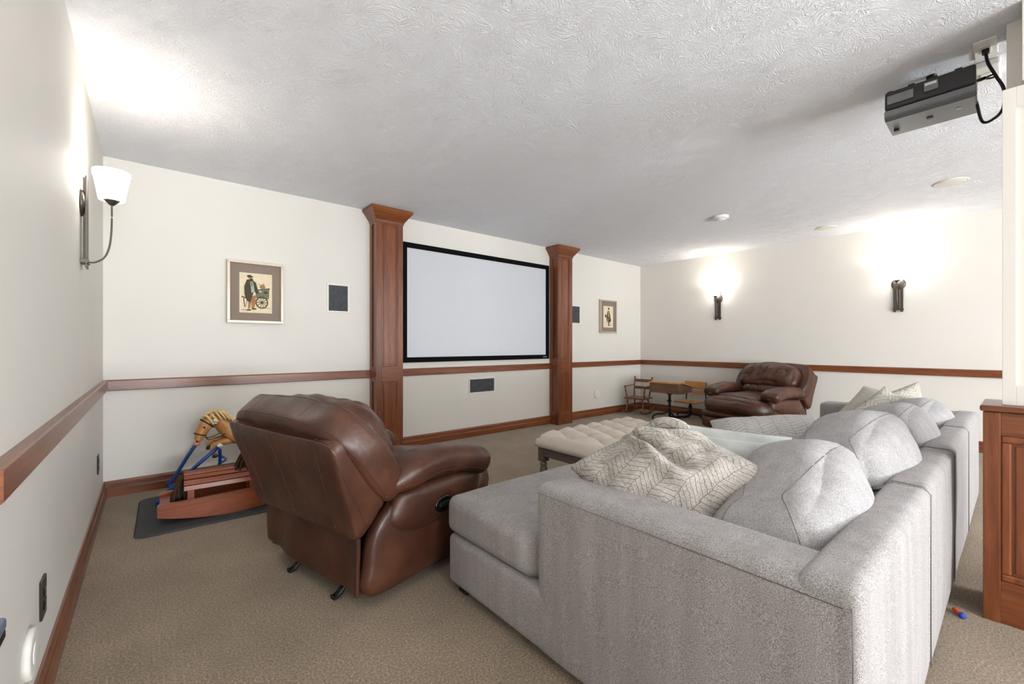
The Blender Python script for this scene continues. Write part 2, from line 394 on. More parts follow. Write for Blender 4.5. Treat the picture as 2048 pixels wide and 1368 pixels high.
# chair rails
def extr(name,prof,p0,p1,mat,inward,kind=True):
    """profile (offset from wall, z) swept straight from p0 to p1"""
    p0=Vector(p0);p1=Vector(p1);I=Vector(inward); vs=[];n=len(prof)
    for P in (p0,p1):
        for (d,z) in prof: vs.append(P+I*d+Vector((0,0,z)))
    fs=[(i,(i+1)%n,n+(i+1)%n,n+i) for i in range(n)]+[tuple(range(n))[::-1],tuple(range(n,2*n))]
    bm=bmesh.new(); V=[bm.verts.new(v) for v in vs]; [bm.faces.new([V[i] for i in f]) for f in fs]
    o=bmobj(name,bm,mat); return struct(o) if kind else o
rail=[(0,.762),(.022,.762),(.026,.766),(.026,.832),(.022,.838),(0,.840)]
basep=[(0,0),(.020,0),(.020,.058),(.016,.066),(.016,.074),(.012,.078),(.012,.100),(.007,.112),(0,.114)]
extr('trim_1',rail,(XL,1.347,0),(XL,YF,0),M['trimy'],(1,0,0))
extr('trim_2',rail,(XL,YF,0),(PX1,YF,0),M['trimx'],(0,-1,0))
extr('trim_3',rail,(PX2,YF,0),(QX1,YF,0),M['trimx'],(0,-1,0))
extr('trim_4',rail,(QX2,YF,0),(XR,YF,0),M['trimx'],(0,-1,0))
extr('trim_5',rail,(XR,YF,0),(XR,YB,0),M['trimy'],(-1,0,0))
extr('baseboard_left',basep,(XL,YB,0),(XL,YF,0),M['trimy'],(1,0,0))
extr('baseboard_front',basep,(XL,YF,0),(PX1,YF,0),M['trimx'],(0,-1,0))
extr('baseboard_front_middle',basep,(PX2,YF,0),(QX1,YF,0),M['trimx'],(0,-1,0))
extr('baseboard_front_right',basep,(QX2,YF,0),(XR,YF,0),M['trimx'],(0,-1,0))
extr('baseboard_right',basep,(XR,YF,0),(XR,YB,0),M['trimy'],(-1,0,0))
# ------------------------------------------------------------- pillars
def pillar(x1,x2,label):
    r=empty('pillar',((x1+x2)/2,(PF+YF)/2,0),0,label,'pillar'); ox,oy=(x1+x2)/2,(PF+YF)/2
    hx=(x2-x1)/2; hy=(YF-PF)/2; d=.012; zt=2.335
    box('core',(-hx+d,-hy+d,0),(hx-d,hy,zt),M['trimz'],r)
    sw=.055
    zr=[(0,.17),(.73,.875),(2.285,zt)]
    # front stiles and rails
    for s in (-1,1):
        box('stile',(min(s*hx,s*(hx-sw)),-hy,0),(max(s*hx,s*(hx-sw)),-hy+.03,zt),M['trimz'],r,.0015)
    for a,b in zr: box('rail',(-hx+sw,-hy+.001,a),(hx-sw,-hy+.02,b),M['trimx'],r,.001)
    for a,b in ((.17,.73),(.875,2.285)):
        f=[]; m=.012; X=hx-sw
        f=[((-X,-hy+.003,a),(-X+m,-hy+.014,b)),((X-m,-hy+.003,a),(X,-hy+.014,b)),((-X+m,-hy+.003,a),(X-m,-hy+.014,a+m)),((-X+m,-hy+.003,b-m),(X-m,-hy+.014,b))]
        boxes('panel_moulding',f,M['trimz'],r,.003)
        box('panel',(-X+m+.012,-hy+.0075,a+m+.012),(X-m-.012,-hy+.014,b-m-.012),M['trimz'],r,.003)
    for s in (-1,1):   # sides
        xa,xb=sorted((s*hx,s*(hx-.014)))
        box('side_stile',(xa,-hy+.028,0),(xb,-hy+.055,zt),M['trimz'],r,.001); box('side_stile',(xa,hy-.05,0),(xb,hy,zt),M['trimz'],r,.001)
        for a,b in zr: box('side_rail',(xa,-hy+.055,a),(xb,hy-.05,b),M['trimy'],r,.001)
    # crown: mitred profile
    prof=[(0,zt-.03),(.006,zt-.03),(.008,zt-.012),(.016,zt),(.03,zt+.02),(.055,zt+.055),(.072,zt+.075),(.076,zt+.08),(.076,HC-.001),(0,HC-.001)]
    bm=bmesh.new(); rings=[]
    for (o,z) in prof[1:-1]:
        rings.append([bm.verts.new(v) for v in ((-hx-o,hy,z),(-hx-o,-hy-o,z),(hx+o,-hy-o,z),(hx+o,hy,z))])
    for a,b in zip(rings,rings[1:]):
        for k in range(3): bm.faces.new((a[k],a[k+1],b[k+1],b[k]))
        bm.faces.new((a[3],a[0],b[0],b[3]))
    bm.faces.new(rings[0]); bm.faces.new(rings[-1][::-1])
    bmobj('crown_moulding',bm,M['trimx'],r)
pillar(PX1,PX2,'tall cherry-stained panelled pillar left of the projection screen, behind the near recliner')
pillar(QX1,QX2,'tall cherry-stained panelled pillar right of the projection screen, standing free on the carpet')
# ------------------------------------------------------------- projection screen
r=empty('projection_screen',(CX,YF,.905),0,'wide blank white projection screen with black velvet frame between the pillars','screen')
w2=1.087; h2=1.275; b=.055
boxes('border',[((-w2,-.045,0),(w2,-.001,b)),((-w2,-.045,h2-b),(w2,-.001,h2)),((-w2,-.045,b),(-w2+b,-.001,h2-b)),((w2-b,-.045,b),(w2,-.001,h2-b))],M['velblack'],r,.003)
box('screen_fabric',(-w2+b,-.030,b),(w2-b,-.02,h2-b),M['screen'],r)
box('badge',(w2-.12,-.0475,.018),(w2-.05,-.0455,.034),M['label'],r)
# ------------------------------------------------------------- in-wall speakers
def wall_speaker(x1,x2,z1,z2,label):
    r=empty('wall_speaker',((x1+x2)/2,YF,(z1+z2)/2),0,label,'speaker'); a=(x2-x1)/2; c=(z2-z1)/2; f=.017
    boxes('speaker_frame',[((-a,-.008,-c),(a,0,-c+f)),((-a,-.008,c-f),(a,0,c)),((-a,-.008,-c+f),(-a+f,0,c-f)),((a-f,-.008,-c+f),(a,0,c-f))],M['offwhite'],r,.002)
    box('speaker_grille',(-a+f,-.006,-c+f),(a-f,-.0005,c-f),M['grille'],r,.001)
wall_speaker(1.275,1.487,1.40,1.677,'upright dark-grilled wall speaker with white frame beside the larger picture')
wall_speaker(4.69,4.888,1.40,1.677,'upright dark-grilled wall speaker half hidden by the right pillar')
wall_speaker(2.888,3.285,.508,.697,'wide low dark-grilled wall speaker below the projection screen')
# ------------------------------------------------------------- framed pictures
def picture(x1,x2,z1,z2,label,figure):
    r=empty('framed_picture',((x1+x2)/2,YF,(z1+z2)/2),0,label,'picture'); a=(x2-x1)/2;c=(z2-z1)/2;f=.022;d=.038
    boxes('picture_frame',[((-a,-d,-c),(a,0,-c+f)),((-a,-d,c-f),(a,0,c)),((-a,-d,-c+f),(-a+f,0,c-f)),((a-f,-d,-c+f),(a,0,c-f))],M['frame'],r,.002)
    box('mount_board',(-a+f,-.022,-c+f),(a-f,-.002,c-f),M['mat'],r)
    px,pz=.121,.168
    box('paper',(-px,-.0235,-pz-.005),(px,-.021,pz-.005),M['paper'],r)
    vs=[];fs=[];mi=[];keys=list(ink)
    lay=[0]
    def poly(pts,key):
        lay[0]+=1; y=-.0236-.00004*lay[0]; s=len(vs)
        for (u,v) in pts: vs.append(((u-.5)*2*px,y,(.5-v)*2*pz-.005))
        fs.append(tuple(range(s,s+len(pts)))); mi.append(keys.index(key))
    def disc(cu,cv,ru,rv,key,n=16): poly([(cu+ru*math.cos(2*PI*k/n),cv+rv*math.sin(2*PI*k/n)) for k in range(n)][::-1],key)
    def ring(cu,cv,ru,rv,w_,key,n=24):
        for k in range(n):
            a0,a1=2*PI*k/n,2*PI*(k+1)/n
            poly([(cu+ru*math.cos(a0),cv+rv*math.sin(a0)),(cu+ru*math.cos(a1),cv+rv*math.sin(a1)),(cu+(ru-w_)*math.cos(a1),cv+(rv-w_*.72)*math.sin(a1)),(cu+(ru-w_)*math.cos(a0),cv+(rv-w_*.72)*math.sin(a0))],key)
    def ln(u0,v0,u1,v1,w_,key):
        dx,dy=u1-u0,v1-v0; L=math.hypot(dx,dy); nx,ny=-dy/L*w_/2,dx/L*w_/2
        poly([(u0+nx,v0+ny),(u1+nx,v1+ny),(u1-nx,v1-ny),(u0-nx,v0-ny)],key)
    figure(poly,disc,ring,ln)
    pyobj('watercolour_print',vs,fs,None,r,False,mats=[ink[k] for k in keys],mi=mi)
def fig1(poly,disc,ring,ln):
    poly([(.50,.42),(.92,.36),(.90,.64),(.48,.62)],'green'); ln(.5,.42,.93,.36,.02,'dark')
    disc(.70,.33,.09,.06,'tan'); disc(.60,.27,.035,.02,'sand'); disc(.73,.26,.035,.025,'sand')
    disc(.62,.45,.06,.03,'teal'); disc(.80,.47,.07,.035,'brown')
    ring(.68,.73,.20,.155,.04,'brown')
    for k in range(5):
        a=PI*k/5; ln(.68-.17*math.cos(a),.73-.13*math.sin(a),.68+.17*math.cos(a),.73+.13*math.sin(a),.018,'brown')
    disc(.68,.73,.03,.022,'dark')
    poly([(.27,.62),(.47,.55),(.50,.72),(.44,.88),(.36,.90),(.36,.72),(.32,.90),(.25,.90)],'tan')
    disc(.28,.93,.08,.02,'brown'); disc(.44,.90,.08,.02,'brown')
    poly([(.22,.17),(.38,.16),(.50,.24),(.56,.42),(.60,.48),(.50,.52),(.44,.44),(.38,.60),(.32,.74),(.22,.70),(.15,.55),(.14,.34)],'brown')
    poly([(.32,.22),(.40,.20),(.46,.46),(.36,.50)],'teal'); poly([(.34,.21),(.38,.20),(.40,.32),(.36,.34)],'green')
    disc(.33,.13,.06,.045,'skin'); disc(.36,.165,.05,.025,'dark'); disc(.30,.085,.08,.035,'brown'); ln(.30,.10,.42,.09,.02,'dark')
    ln(.06,.60,.22,.64,.03,'brown'); ln(.12,.64,.16,.86,.025,'dark'); ln(.24,.66,.18,.86,.015,'dark'); ln(.05,.93,.3,.93,.01,'brown'); ln(.6,.87,.95,.87,.008,'brown')
def fig2(poly,disc,ring,ln):
    poly([(.42,.24),(.60,.22),(.72,.42),(.74,.60),(.30,.62),(.36,.40)],'brown'); poly([(.50,.26),(.58,.25),(.60,.5),(.50,.52)],'sand')
    disc(.54,.15,.07,.05,'skin'); disc(.54,.10,.09,.035,'dark'); disc(.24,.47,.09,.07,'dark'); disc(.22,.40,.05,.03,'tan')
    poly([(.26,.58),(.80,.56),(.72,.72),(.36,.72)],'green'); disc(.66,.66,.12,.08,'dark')
    poly([(.46,.70),(.62,.70),(.60,.88),(.50,.88)],'brown'); disc(.56,.90,.14,.02,'dark'); ln(.36,.70,.30,.86,.03,'brown'); ln(.7,.7,.78,.88,.03,'brown')
picture(.482,.90,1.276,1.797,'larger-looking framed watercolour of a man standing by a wooden cart, left of the speaker',fig1)
picture(5.325,5.742,1.282,1.80,'framed watercolour of a lone street figure hanging right of the pillars near the corner',fig2)
# ------------------------------------------------------------- sconces
def sconce(x,y,side,label):
    """side=+1: mounted on left wall pointing +x"""
    r=empty('wall_sconce',(x,y,1.463),0 if side>0 else PI,label,'wall lamp','wall sconces')
    # local: +x away from wall
    lathe('canopy',[(0,.02),(.05,.018),(.062,.012),(.064,0)],M['bronze'],r,(.0,0,.315),24,Matrix.Rotation(PI/2,4,'Y'))
    for s in (-1,1): box('back_bar',(.018,s*.030-.013,0),(.024,s*.030+.013,.44),M['bronze'],r,.001)
    box('centre_bar',(.008,-.010,.02),(.016,.010,.44),M['bronze'],r,.001)
    box('cross_strap',(.0,-.046,.022),(.03,.046,.040),M['bronze'],r,.001)
    tube('arm',[(.024,0,.031),(.05,0,.034),(.082,0,.06),(.100,0,.11),(.108,0,.18),(.11,0,.245),(.11,0,.335)],.0065,M['bronze'],r,n=6,ry=.004)
    lathe('shade_cup',[(.008,.325),(.018,.335),(.030,.347),(.034,.350),(.03,.352),(.008,.345)],M['bronze'],r,(.11,0,0))
    sh=lathe('glass_shade',[(.036,.349),(.050,.350),(.058,.40),(.066,.45),(.0735,.472),(.0735,.492),(.070,.492),(.070,.473),(.062,.45),(.054,.40),(.046,.354),(.036,.353)],M['glow'],r,(.11,0,0),32)
    tube('shade_ring',[(.11+.0745*math.cos(a),.0745*math.sin(a),.470) for a in [2*PI*k/24 for k in range(24)]],.0016,M['bronze'],r,n=1,seg=6,closed=True)
    l=bpy.data.lights.new('sconce_bulb','POINT'); l.energy=SCONCE_E; l.color=(1,.95,.88); l.shadow_soft_size=.035
    o=bpy.data.objects.new('sconce_bulb',l); col.objects.link(o); o.location=(.115,0,.50); o.parent=r
sconce(XL,2.93,1,'lit wall sconce on the left wall near the corner, with curved bronze arm')
sconce(XL,.889,1,'lit wall sconce on the left wall beside the camera, nearer than the other left one')
sconce(XR,2.893,-1,'lit wall sconce on the right wall, nearer the room corner')
sconce(XR,.889,-1,'lit wall sconce on the right wall, nearer the white column')
# ------------------------------------------------------------- wall plates
def disc_plate(loc,rot,label):
    r=empty('wall_cover',loc,0,label,'wall plate'); r.rotation_euler=rot
    lathe('cover_disc',[(.066,0),(.066,.012),(.062,.0155),(.061,.016),(.045,.016),(0,.016)],M['plate'],r)
    lathe('centre_cap',[(.030,.015),(.029,.0175),(.028,.018),(.01,.018),(0,.018)],M['plate'],r)
disc_plate((XL,1.735,.25),(0,PI/2,0),'round white wall cover low on the left wall beside the dark outlet')
disc_plate((5.27,YF,.335),(PI/2,0,0),'round white wall cover low on the front wall near the child rocking chair')
def outlet(y,z,label):
    r=empty('outlet',(XL,y,z),0,label,'outlet')
    box('cover_plate',(0,-.037,-.06),(.007,.037,.06),M['outlet'],r,.003)
    for s in (-1,1):
        box('socket',(.006,-.017,s*.02-.015),(.0095,.017,s*.02+.015),M['blackgloss'],r,.003)
outlet(1.945,.312,'dark brown outlet low on the left wall, closest to the camera')
outlet(3.79,.33,'dark brown outlet low on the left wall near the corner by the black mat')
# ------------------------------------------------------------- ceiling fixtures
r=empty('smoke_detector',(4.58,2.03,HC),0,'white round smoke detector in the middle of the ceiling','smoke detector')
lathe('base_ring',[(.078,0),(.078,-.018),(.066,-.026),(.05,-.03)],M['white'],r)
lathe('sensor_cap',[(.05,-.028),(.048,-.034),(.03,-.04),(0,-.041)],M['white'],r); lathe('test_button',[(.016,-.04),(.015,-.044),(0,-.044)],M['offwhite'],r)
for (x,y,rad,lab) in ((5.94,1.44,.10,'flush round white ceiling speaker close to the right wall, the farther one'),(5.07,.37,.105,'flush round white ceiling speaker near the projector and white column')):
    r=empty('ceiling_speaker',(x,y,HC),0,lab,'speaker')
    lathe('rim',[(rad,0),(rad,-.005),(rad-.006,-.008),(rad-.012,-.006)],M['offwhite'],r); lathe('grille',[(rad-.012,-.0045),(rad-.02,-.0075),(.02,-.008),(.001,-.008)],M['offwhite'],r)
# ------------------------------------------------------------- projector
r=empty('projector',(2.96,.288,2.215),0,'dark grey projector hanging from the ceiling by the outlet plate','projector'); r.rotation_euler=(0,math.radians(-3),math.radians(1.5))
def prof_x(name,pts,y0,y1,mat,par,bev=.004):
    bm=bmesh.new(); a=[bm.verts.new((x,y0,z)) for x,z in pts]; b_=[bm.verts.new((x,y1,z)) for x,z in pts]; n=len(pts)
    for i in range(n): bm.faces.new((a[i],a[(i+1)%n],b_[(i+1)%n],b_[i]))
    bm.faces.new(a[::-1]); bm.faces.new(b_)
    if bev: bmesh.ops.bevel(bm,geom=bm.edges[:],offset=bev,segments=2,affect='EDGES')
    return bmobj(name,bm,mat,par)
prof_x('upper_case',[(-.140,.055),(.14,.055),(.14,.145),(-.125,.145)],-.155,.155,M['projdark'],r)
prof_x('lower_case',[(-.14,.05),(-.137,.022),(-.12,.004),(.12,0),(.14,.01),(.14,.05)],-.157,.157,M['projgrey'],r,.003)
box('label_plate',(-.1425,.05,.078),(-.135,.145,.118),M['label'],r,M4=Matrix.Rotation(0,4,'Y'))
box('label_plate',(-.1425,-.035,.085),(-.132,.012,.125),M['label'],r); box('barcode_sticker',(-.1435,-.030,.110),(-.132,.010,.122),M['labelw'],r)
tube('lens_ring',[(.03+.026*math.cos(2*PI*k/20),.162,.075+.026*math.sin(2*PI*k/20)) for k in range(20)],.006,M['black'],r,n=1,seg=8,closed=True,up=(0,1,0))
box('foot',(.02,.12,-.008),(.05,.14,.002),M['black'],r,.002); box('latch_mark',(-.02,-.01,-.0015),(.006,.014,.002),M['black'],r,.0008)
box('port_mark',(-.03,-.105,-.0012),(-.018,-.09,.002),M['labelw'],r)
box('vent_foot',(-.10,.13,.144),(-.07,.15,.158),M['black'],r,.003)
for yy in (-.10,-.02,.06): box('mount_bracket',(-.11,yy-.012,.144),(.11,yy+.012,.156),M['black'],r,.002)
tube('mount_pole',[(.05,0,.15),(.05,0,.224)],.02,M['black'],r,n=1,seg=16)
r=empty('ceiling_outlet',(2.90,.103,HC),0,'white outlet plate on the ceiling with a black plug, right of the projector','outlet')
box('cover_plate',(-.085,-.037,-.007),(.085,.037,0),M['white'],r,.003)
box('socket',(-.035,-.017,-.0095),(.035,.017,-.006),M['offwhite'],r,.001)
box('plug',(-.012,-.012,-.03),(.012,.012,-.009),M['black'],r,.003)
r=empty('mounting_plate',(3.13,.11,HC),0,'white plastic junction box on the ceiling behind the projector','junction box')
box('plate',(-.10,-.05,-.03),(.10,.05,0),M['white'],r,.008); box('socket_face',(-.03,-.02,-.036),(.05,.02,-.029),M['offwhite'],r,.004)
tube('power_cord',[(2.90,.103,2.415),(2.89,.095,2.36),(2.87,.07,2.28),(2.86,.048,2.21),(2.88,.05,2.14),(2.93,.075,2.12),(2.965,.115,2.13),(2.97,.135,2.235)],.006,M['black'],n=8,seg=8)
tag(bpy.data.objects['power_cord'],'black power cord looping from the ceiling outlet to the projector','cord')
r=empty('signal_plug',(2.90,.122,2.30),0,'short black cable end plugged into the side of the projector','cable')
tube('plug_body',[(0,.012,0),(0,-.02,.003)],.007,M['black'],r,n=1); tube('cable_loop',[(0,-.018,.003),(.004,-.04,.008),(.012,-.05,.006),(.016,-.04,.0),(.008,-.022,0)],.004,M['black'],r)
# ------------------------------------------------------------- pony wall + white column + header
def pony():
    x0,x1,y1,y0=2.55,2.82,.098,-1.2
    r=empty('half_wall',(0,0,0)); struct(r); 
    r.name='trim_6'
    box('core',(x0+.014,y0,0),(x1,y1-.002,.825),M['trimz'],r)
    # camera-side face: stile, rails, raised panels
    box('corner_stile',(x0-.004,y1-.047,0),(x0+.03,y1,.825),M['trimz'],r,.002)
    ys=[(.051,-.38),(-.44,-.86)]
    box('stile',(x0,-.44,0),(x0+.02,-.38,.825),M['trimz'],r,.001); box('stile',(x0,-.92,0),(x0+.02,-.86,.825),M['trimz'],r,.001)
    for a,b in ys:
        box('rail',(x0,b,0),(x0+.02,a,.165),M['trimy'],r,.001); box('rail',(x0,b,.735),(x0+.02,a,.825),M['trimy'],r,.001)
        m=.028
        boxes('panel_moulding',[((x0+.003,b,.165),(x0+.016,a,.165+m)),((x0+.003,b,.735-m),(x0+.016,a,.735)),((x0+.003,a-m,.165+m),(x0+.016,a,.735-m)),((x0+.003,b,.165+m),(x0+.016,b+m,.735-m))],M['trimz'],r,.006)
        box('panel',(x0+.008,b+m+.01,.165+m+.01),(x0+.016,a-m-.01,.735-m-.01),M['trimz'],r,.003)
    box('cap',(x0-.02,y0,.828),(x1+.02,y1+.008,.852),M['trimy'],r,.006)
    c=empty('column',(0,0,0)); c.name='trim_7'; struct(c)
    box('casing',(2.60,-.40,.853),(2.80,.0475,2.10),M['colpaint'],c,.002)
    boxes('casing_stiles',[((2.588,.012,.853),(2.602,.0475,2.10)),((2.588,-.14,2.02),(2.602,.012,2.10)),((2.588,-.40,.853),(2.602,-.14,2.10)),((2.588,-.14,.853),(2.602,.012,.93))],M['colpaint'],c,.001)
    box('upper_shaft',(2.76,-.40,2.10),(2.9,.039,HC),M['colpaint'],c)
    struct(box('trim_8',(2.61,-.70,2.125),(2.85,-.003,HC),M['colpaint'],None,.001))
pony()
# ------------------------------------------------------------- sofa
sofa=empty('sectional_sofa',(2.74,.19,0),0,'large light grey U-shaped sectional sofa with a chaise at each end','sofa')
OS=Vector((2.74,.19,0))
def sbox(name,lo,hi,r_,mat=None,**k):
    lo=Vector(lo)-OS; hi=Vector(hi)-OS
    return rbox(name,(lo+hi)/2,hi-lo,r_,mat or M['sofa'],sofa,**k)
SX=[1.02,1.95,2.73,3.53,4.46]; YK=.19
sbox('arm',(1.02,.20,.03),(1.205,1.085,.615),.032,n=14,puff=(.006,.004,.004),nz=.003)
sbox('arm',(4.275,.20,.03),(4.46,1.085,.615),.032,n=14,puff=(.006,.004,.004),nz=.003)
for i in range(4):
    a,b_=SX[i],SX[i+1]
    sbox('back_section',(a+(.004 if i else 0.0),YK,.03),(b_-.002,YK+.115,.622),.026,n=12,puff=(0,.006,.006),nz=.003,seed=i)
# seat bases and cushions
sbox('base',(1.022,.31,.035),(1.945,1.655,.25),.025,n=12,puff=(.003,.004,0))
sbox('base',(1.955,.31,.035),(2.725,1.09,.25),.025); sbox('base',(2.735,.31,.035),(3.525,1.09,.25),.025); sbox('base',(3.535,.31,.035),(4.458,1.655,.25),.025)
def seat(x1,x2,y2,arm):
    # one cushion: notch around the arm by two lobes joined in one deform
    def df(q):
        x,y,z=q
        X=x+(x1+x2)/2; Y=y+(.31+y2)/2
        if arm and Y<1.10:
            k=min(1,(1.10-Y)/.03)
            if arm<0: 
                t=(X-x1)/(x2-x1); X=X+(1-t)*.19*k
            else:
                t=(x2-X)/(x2-x1); X=X-(t*0+(1-t))*.19*k
        return (X-(x1+x2)/2,Y-(.31+y2)/2,z)
    lo=Vector((x1,.31,.252))-OS; hi=Vector((x2,y2,.415))-OS
    rbox('seat_cushion',(lo+hi)/2,hi-lo,.04,M['sofa'],sofa,n=26,puff=(.004,.012,.04 if arm<1 else .075),deform=df,nz=.004)
seat(1.022,1.945,1.675,-1); seat(1.955,2.725,1.11,0); seat(2.735,3.525,1.11,0); seat(3.535,4.458,1.675,1)
# seams
def seam(name,pts,par=sofa,mat=None,r_=.0022,n=4):
    r_*=.6
    return tube(name,[Vector(p)-OS for p in pts],r_,mat or M['welt'],par,n=n,seg=6,smoothpath=False)
for xs in SX[1:4]: seam('seam',[(xs+.001,YK-.001,.04),(xs+.001,YK-.001,.60),(xs+.001,YK+.018,.622),(xs+.001,YK+.10,.624),(xs+.001,YK+.113,.60)],r_=.0028)
seam('seam',[(1.018,.205,.05),(1.018,.205,.58),(1.035,.21,.612)],r_=.0025)
seam('seam',[(1.0185,.22,.583),(1.0175,.65,.585),(1.0185,1.07,.583)],r_=.0016)
seam('seam',[(1.04,.208,.614),(1.10,.26,.621),(1.19,.30,.616)],r_=.0022)
for x in (1.08,1.9,3.6,4.4):
    for y in (.28,1.58): box('foot',(x-.03-OS.x,y-.03-OS.y,0),(x+.03-OS.x,y+.03-OS.y,.045),M['black'],sofa,.003)
# back cushions
BC=[(1.215,1.905),(1.93,2.68),(2.75,3.46),(3.55,4.255)]
labs=['nearest plump grey back cushion leaning at the left arm, closest to the camera','plump grey back cushion second from the near arm, behind the patterned pillow','third grey back cushion along the sofa back, partly shaded','farthest grey back cushion along the sofa back, by the right arm']
CUSH=[]
for i,(a,b_) in enumerate(BC):
    c=Vector(((a+b_)/2,(.455,.45,.45,.45)[i],(.548,.585,.558,.53)[i])); w_=b_-a; th=math.radians(-14)
    Mx=Matrix.Rotation(th,4,'X')@Matrix.Rotation(math.radians((2,-1,1.5,-2)[i]),4,'Z')
    def df(q,w_=w_,i=i):
        x,y,z=q; u=x/(w_/2)
        z2=z+((.028,.012,.008,.0)[i]*u+.018*math.cos(u*2.2-.5)+.004*math.sin(u*5+i*2) if z>0 else 0)
        if i==0 and z>0:
            q_=max(0,min(1,(.05-u)/.5)); z2-=.035*q_*q_*(3-2*q_)
        # puckers along the top welt
        if z>.08: y+=.004*math.sin(u*46+i)*max(0,1-abs(abs(y)-.10)*14)
        return (x*(1-.05*max(0,z)/.19),y,z2-.015*u*u)
    o=rbox('cushion_body',c,(w_,.27,(.345,.345,.335,.31)[i]),.065,M['cush'],None,n=30,puff=(.035,.060,.025),deform=df,nz=.006,nzs=4,seed=i,M4=Mx)
    r=empty('sofa_back_cushion',c,0,labs[i],'cushion','grey back cushions along the sofa'); o.parent=r; o.location=-c
    CUSH.append((r,o,Mx,c,w_))
# project the welts onto the cushion surface
dg=None
def welt_for(o,w_,Mx,c,i,parent):
    me=o.data
    from mathutils.bvhtree import BVHTree
    vs=[Mx.inverted()@(v.co-c) for v in me.vertices]; bt=BVHTree.FromPolygons(vs,[p.vertices[:] for p in me.polygons])
    for s in (-1,1):
        pts=[]
        for k in range(61):
            t=k/60
            # rounded rectangle path angle from lower-left over top to lower-right
            a=PI*1.16-t*PI*1.32
            d=Vector((math.cos(a)*w_/2*1.4,0,math.sin(a)*.172*1.6))
            m=max(abs(d.x)/(w_/2),abs(d.z)/.172); d=d/m
            tgt=Vector((d.x*.93,s*.095,d.z*.93)); org=Vector((d.x*1.5,s*.19,d.z*1.5))
            hit=bt.ray_cast(org,(tgt-org).normalized())
            if hit[0]: pts.append(Mx@hit[0])
        if len(pts)>8:
            vs2,fs2=sweep(pts,.0015,None,(0,1,0.01),6); pyobj('welt',vs2,fs2,M['welt'],parent)
for r,o,Mx,c,w_ in CUSH: welt_for(o,w_,Mx,c,0,r)
# ------------------------------------------------------------- throw pillows
def throw(name,c,u,v,w_,h_,t_,mat,label,group=None,**k):
    c=Vector(c); o=pillow(name,(0,0,0),u,v,w_,h_,t_,mat,None,**k); o.location=c
    return tag(o,label,'pillow',group)
Lc=Vector((1.17,1.035,.65)); Rc=Vector((1.50,.53,.69))
Tc=Vector((1.52,.87,.80)); Bc=Vector((1.23,.70,.47))
cA=(Lc+Rc)/2*.5+(Tc+Bc)/2*.5
uA=((Rc-Lc).normalized()-(Tc-Bc).normalized()); vA=((Rc-Lc).normalized()+(Tc-Bc).normalized())
def foldA(p,u,v,sg,e):
    # p.x along u (right-down), p.y along v (right-up). top corner is u=-1,v=1 ; left is u=-1,v=-1 ; right is u=1,v=1
    d1=(v-u)/2          # towards the top corner
    s1=(u+v)/2          # towards the right corner
    # slumping knob at the top corner
    k=max(0,d1-.45)/.55
    pull=.235*max(0,d1)**1.5
    p.x+=pull*.5; p.y-=pull*.5
    p.z+=.05*math.sin(min(1,k)*PI)*sg
    ss=s1+.4; wn=lambda q,a_,b__: max(0,min(1,(q-a_)*6))*max(0,min(1,(b__-q)*4))
    q1=d1-(.62-1.9*ss+1.3*ss*ss); p.z-=sg*(.050*math.exp(-(q1/.09)**2)-.028*math.exp(-((q1+.2)/.12)**2))*wn(s1,-.55,.30)*min(1,e*4)
    q2=d1-(.62+.9*(s1-.12)**2); p.z-=sg*(.045*math.exp(-(q2/.05)**2)-.02*math.exp(-((q2-.12)/.08)**2))*wn(s1,-.25,.5)
    q3=d1-(.36-.5*(s1-.3)); p.z-=sg*.018*math.exp(-(q3/.05)**2)*wn(s1,-.05,.6)
    q4=d1-(.12-.8*(s1-.5)); p.z-=sg*.014*math.exp(-(q4/.045)**2)*wn(s1,.2,.8)
    return p
throw('throw_pillow',cA,uA,vA,.47,.47,.22,M['patA'],'crumpled herringbone-patterned pillow slumped over the near left arm of the sofa',N=90,fold=foldA,nz=.022,nzs=7,pinch=.05)
# velvet pillow with flange
r=empty('throw_pillow',(1.625,.705,.575),0,'plain pale grey-green pillow with flat hemmed edge behind the crumpled patterned pillow','pillow')
ub=Vector((.30,-.37,-.05)); vb=Vector((.28,.20,.80))
pillow('pillow_body',(0,0,0),ub,vb,.42,.36,.15,M['velvet'],r,nz=.014)
pillow('hem',(0,0,.0),ub,vb,.48,.42,.012,M['velvet'],r,pinch=.03,nz=.004)
throw('throw_pillow',(2.385,.80,.585),(.27,-.40,.05),(.42,-.08,.20),.50,.44,.16,M['patC'],'grey herringbone pillow lying against the second back cushion, behind the plain one',nz=.02,seed=3,pinch=.04)
throw('throw_pillow',(4.07,.67,.585),(-.2,-1,-.29),(.37,-.15,.265),.42,.46,.14,M['patD'],'pale cream broken-pattern pillow leaning by the far arm, leftmost of three far pillows',nz=.015,seed=4)
throw('throw_pillow',(3.90,.60,.515),(.4,-.25,.26),(-.1,.35,.3),.48,.44,.14,M['patE'],'beige herringbone pillow at the far end, middle of the three far pillows',nz=.015,seed=5)
throw('throw_pillow',(4.18,.56,.60),(.22,-.2,.10),(.0,-.05,.5),.34,.36,.13,M['patE'],'small-looking herringbone pillow corner peeking above the third back cushion',nz=.015,seed=6)
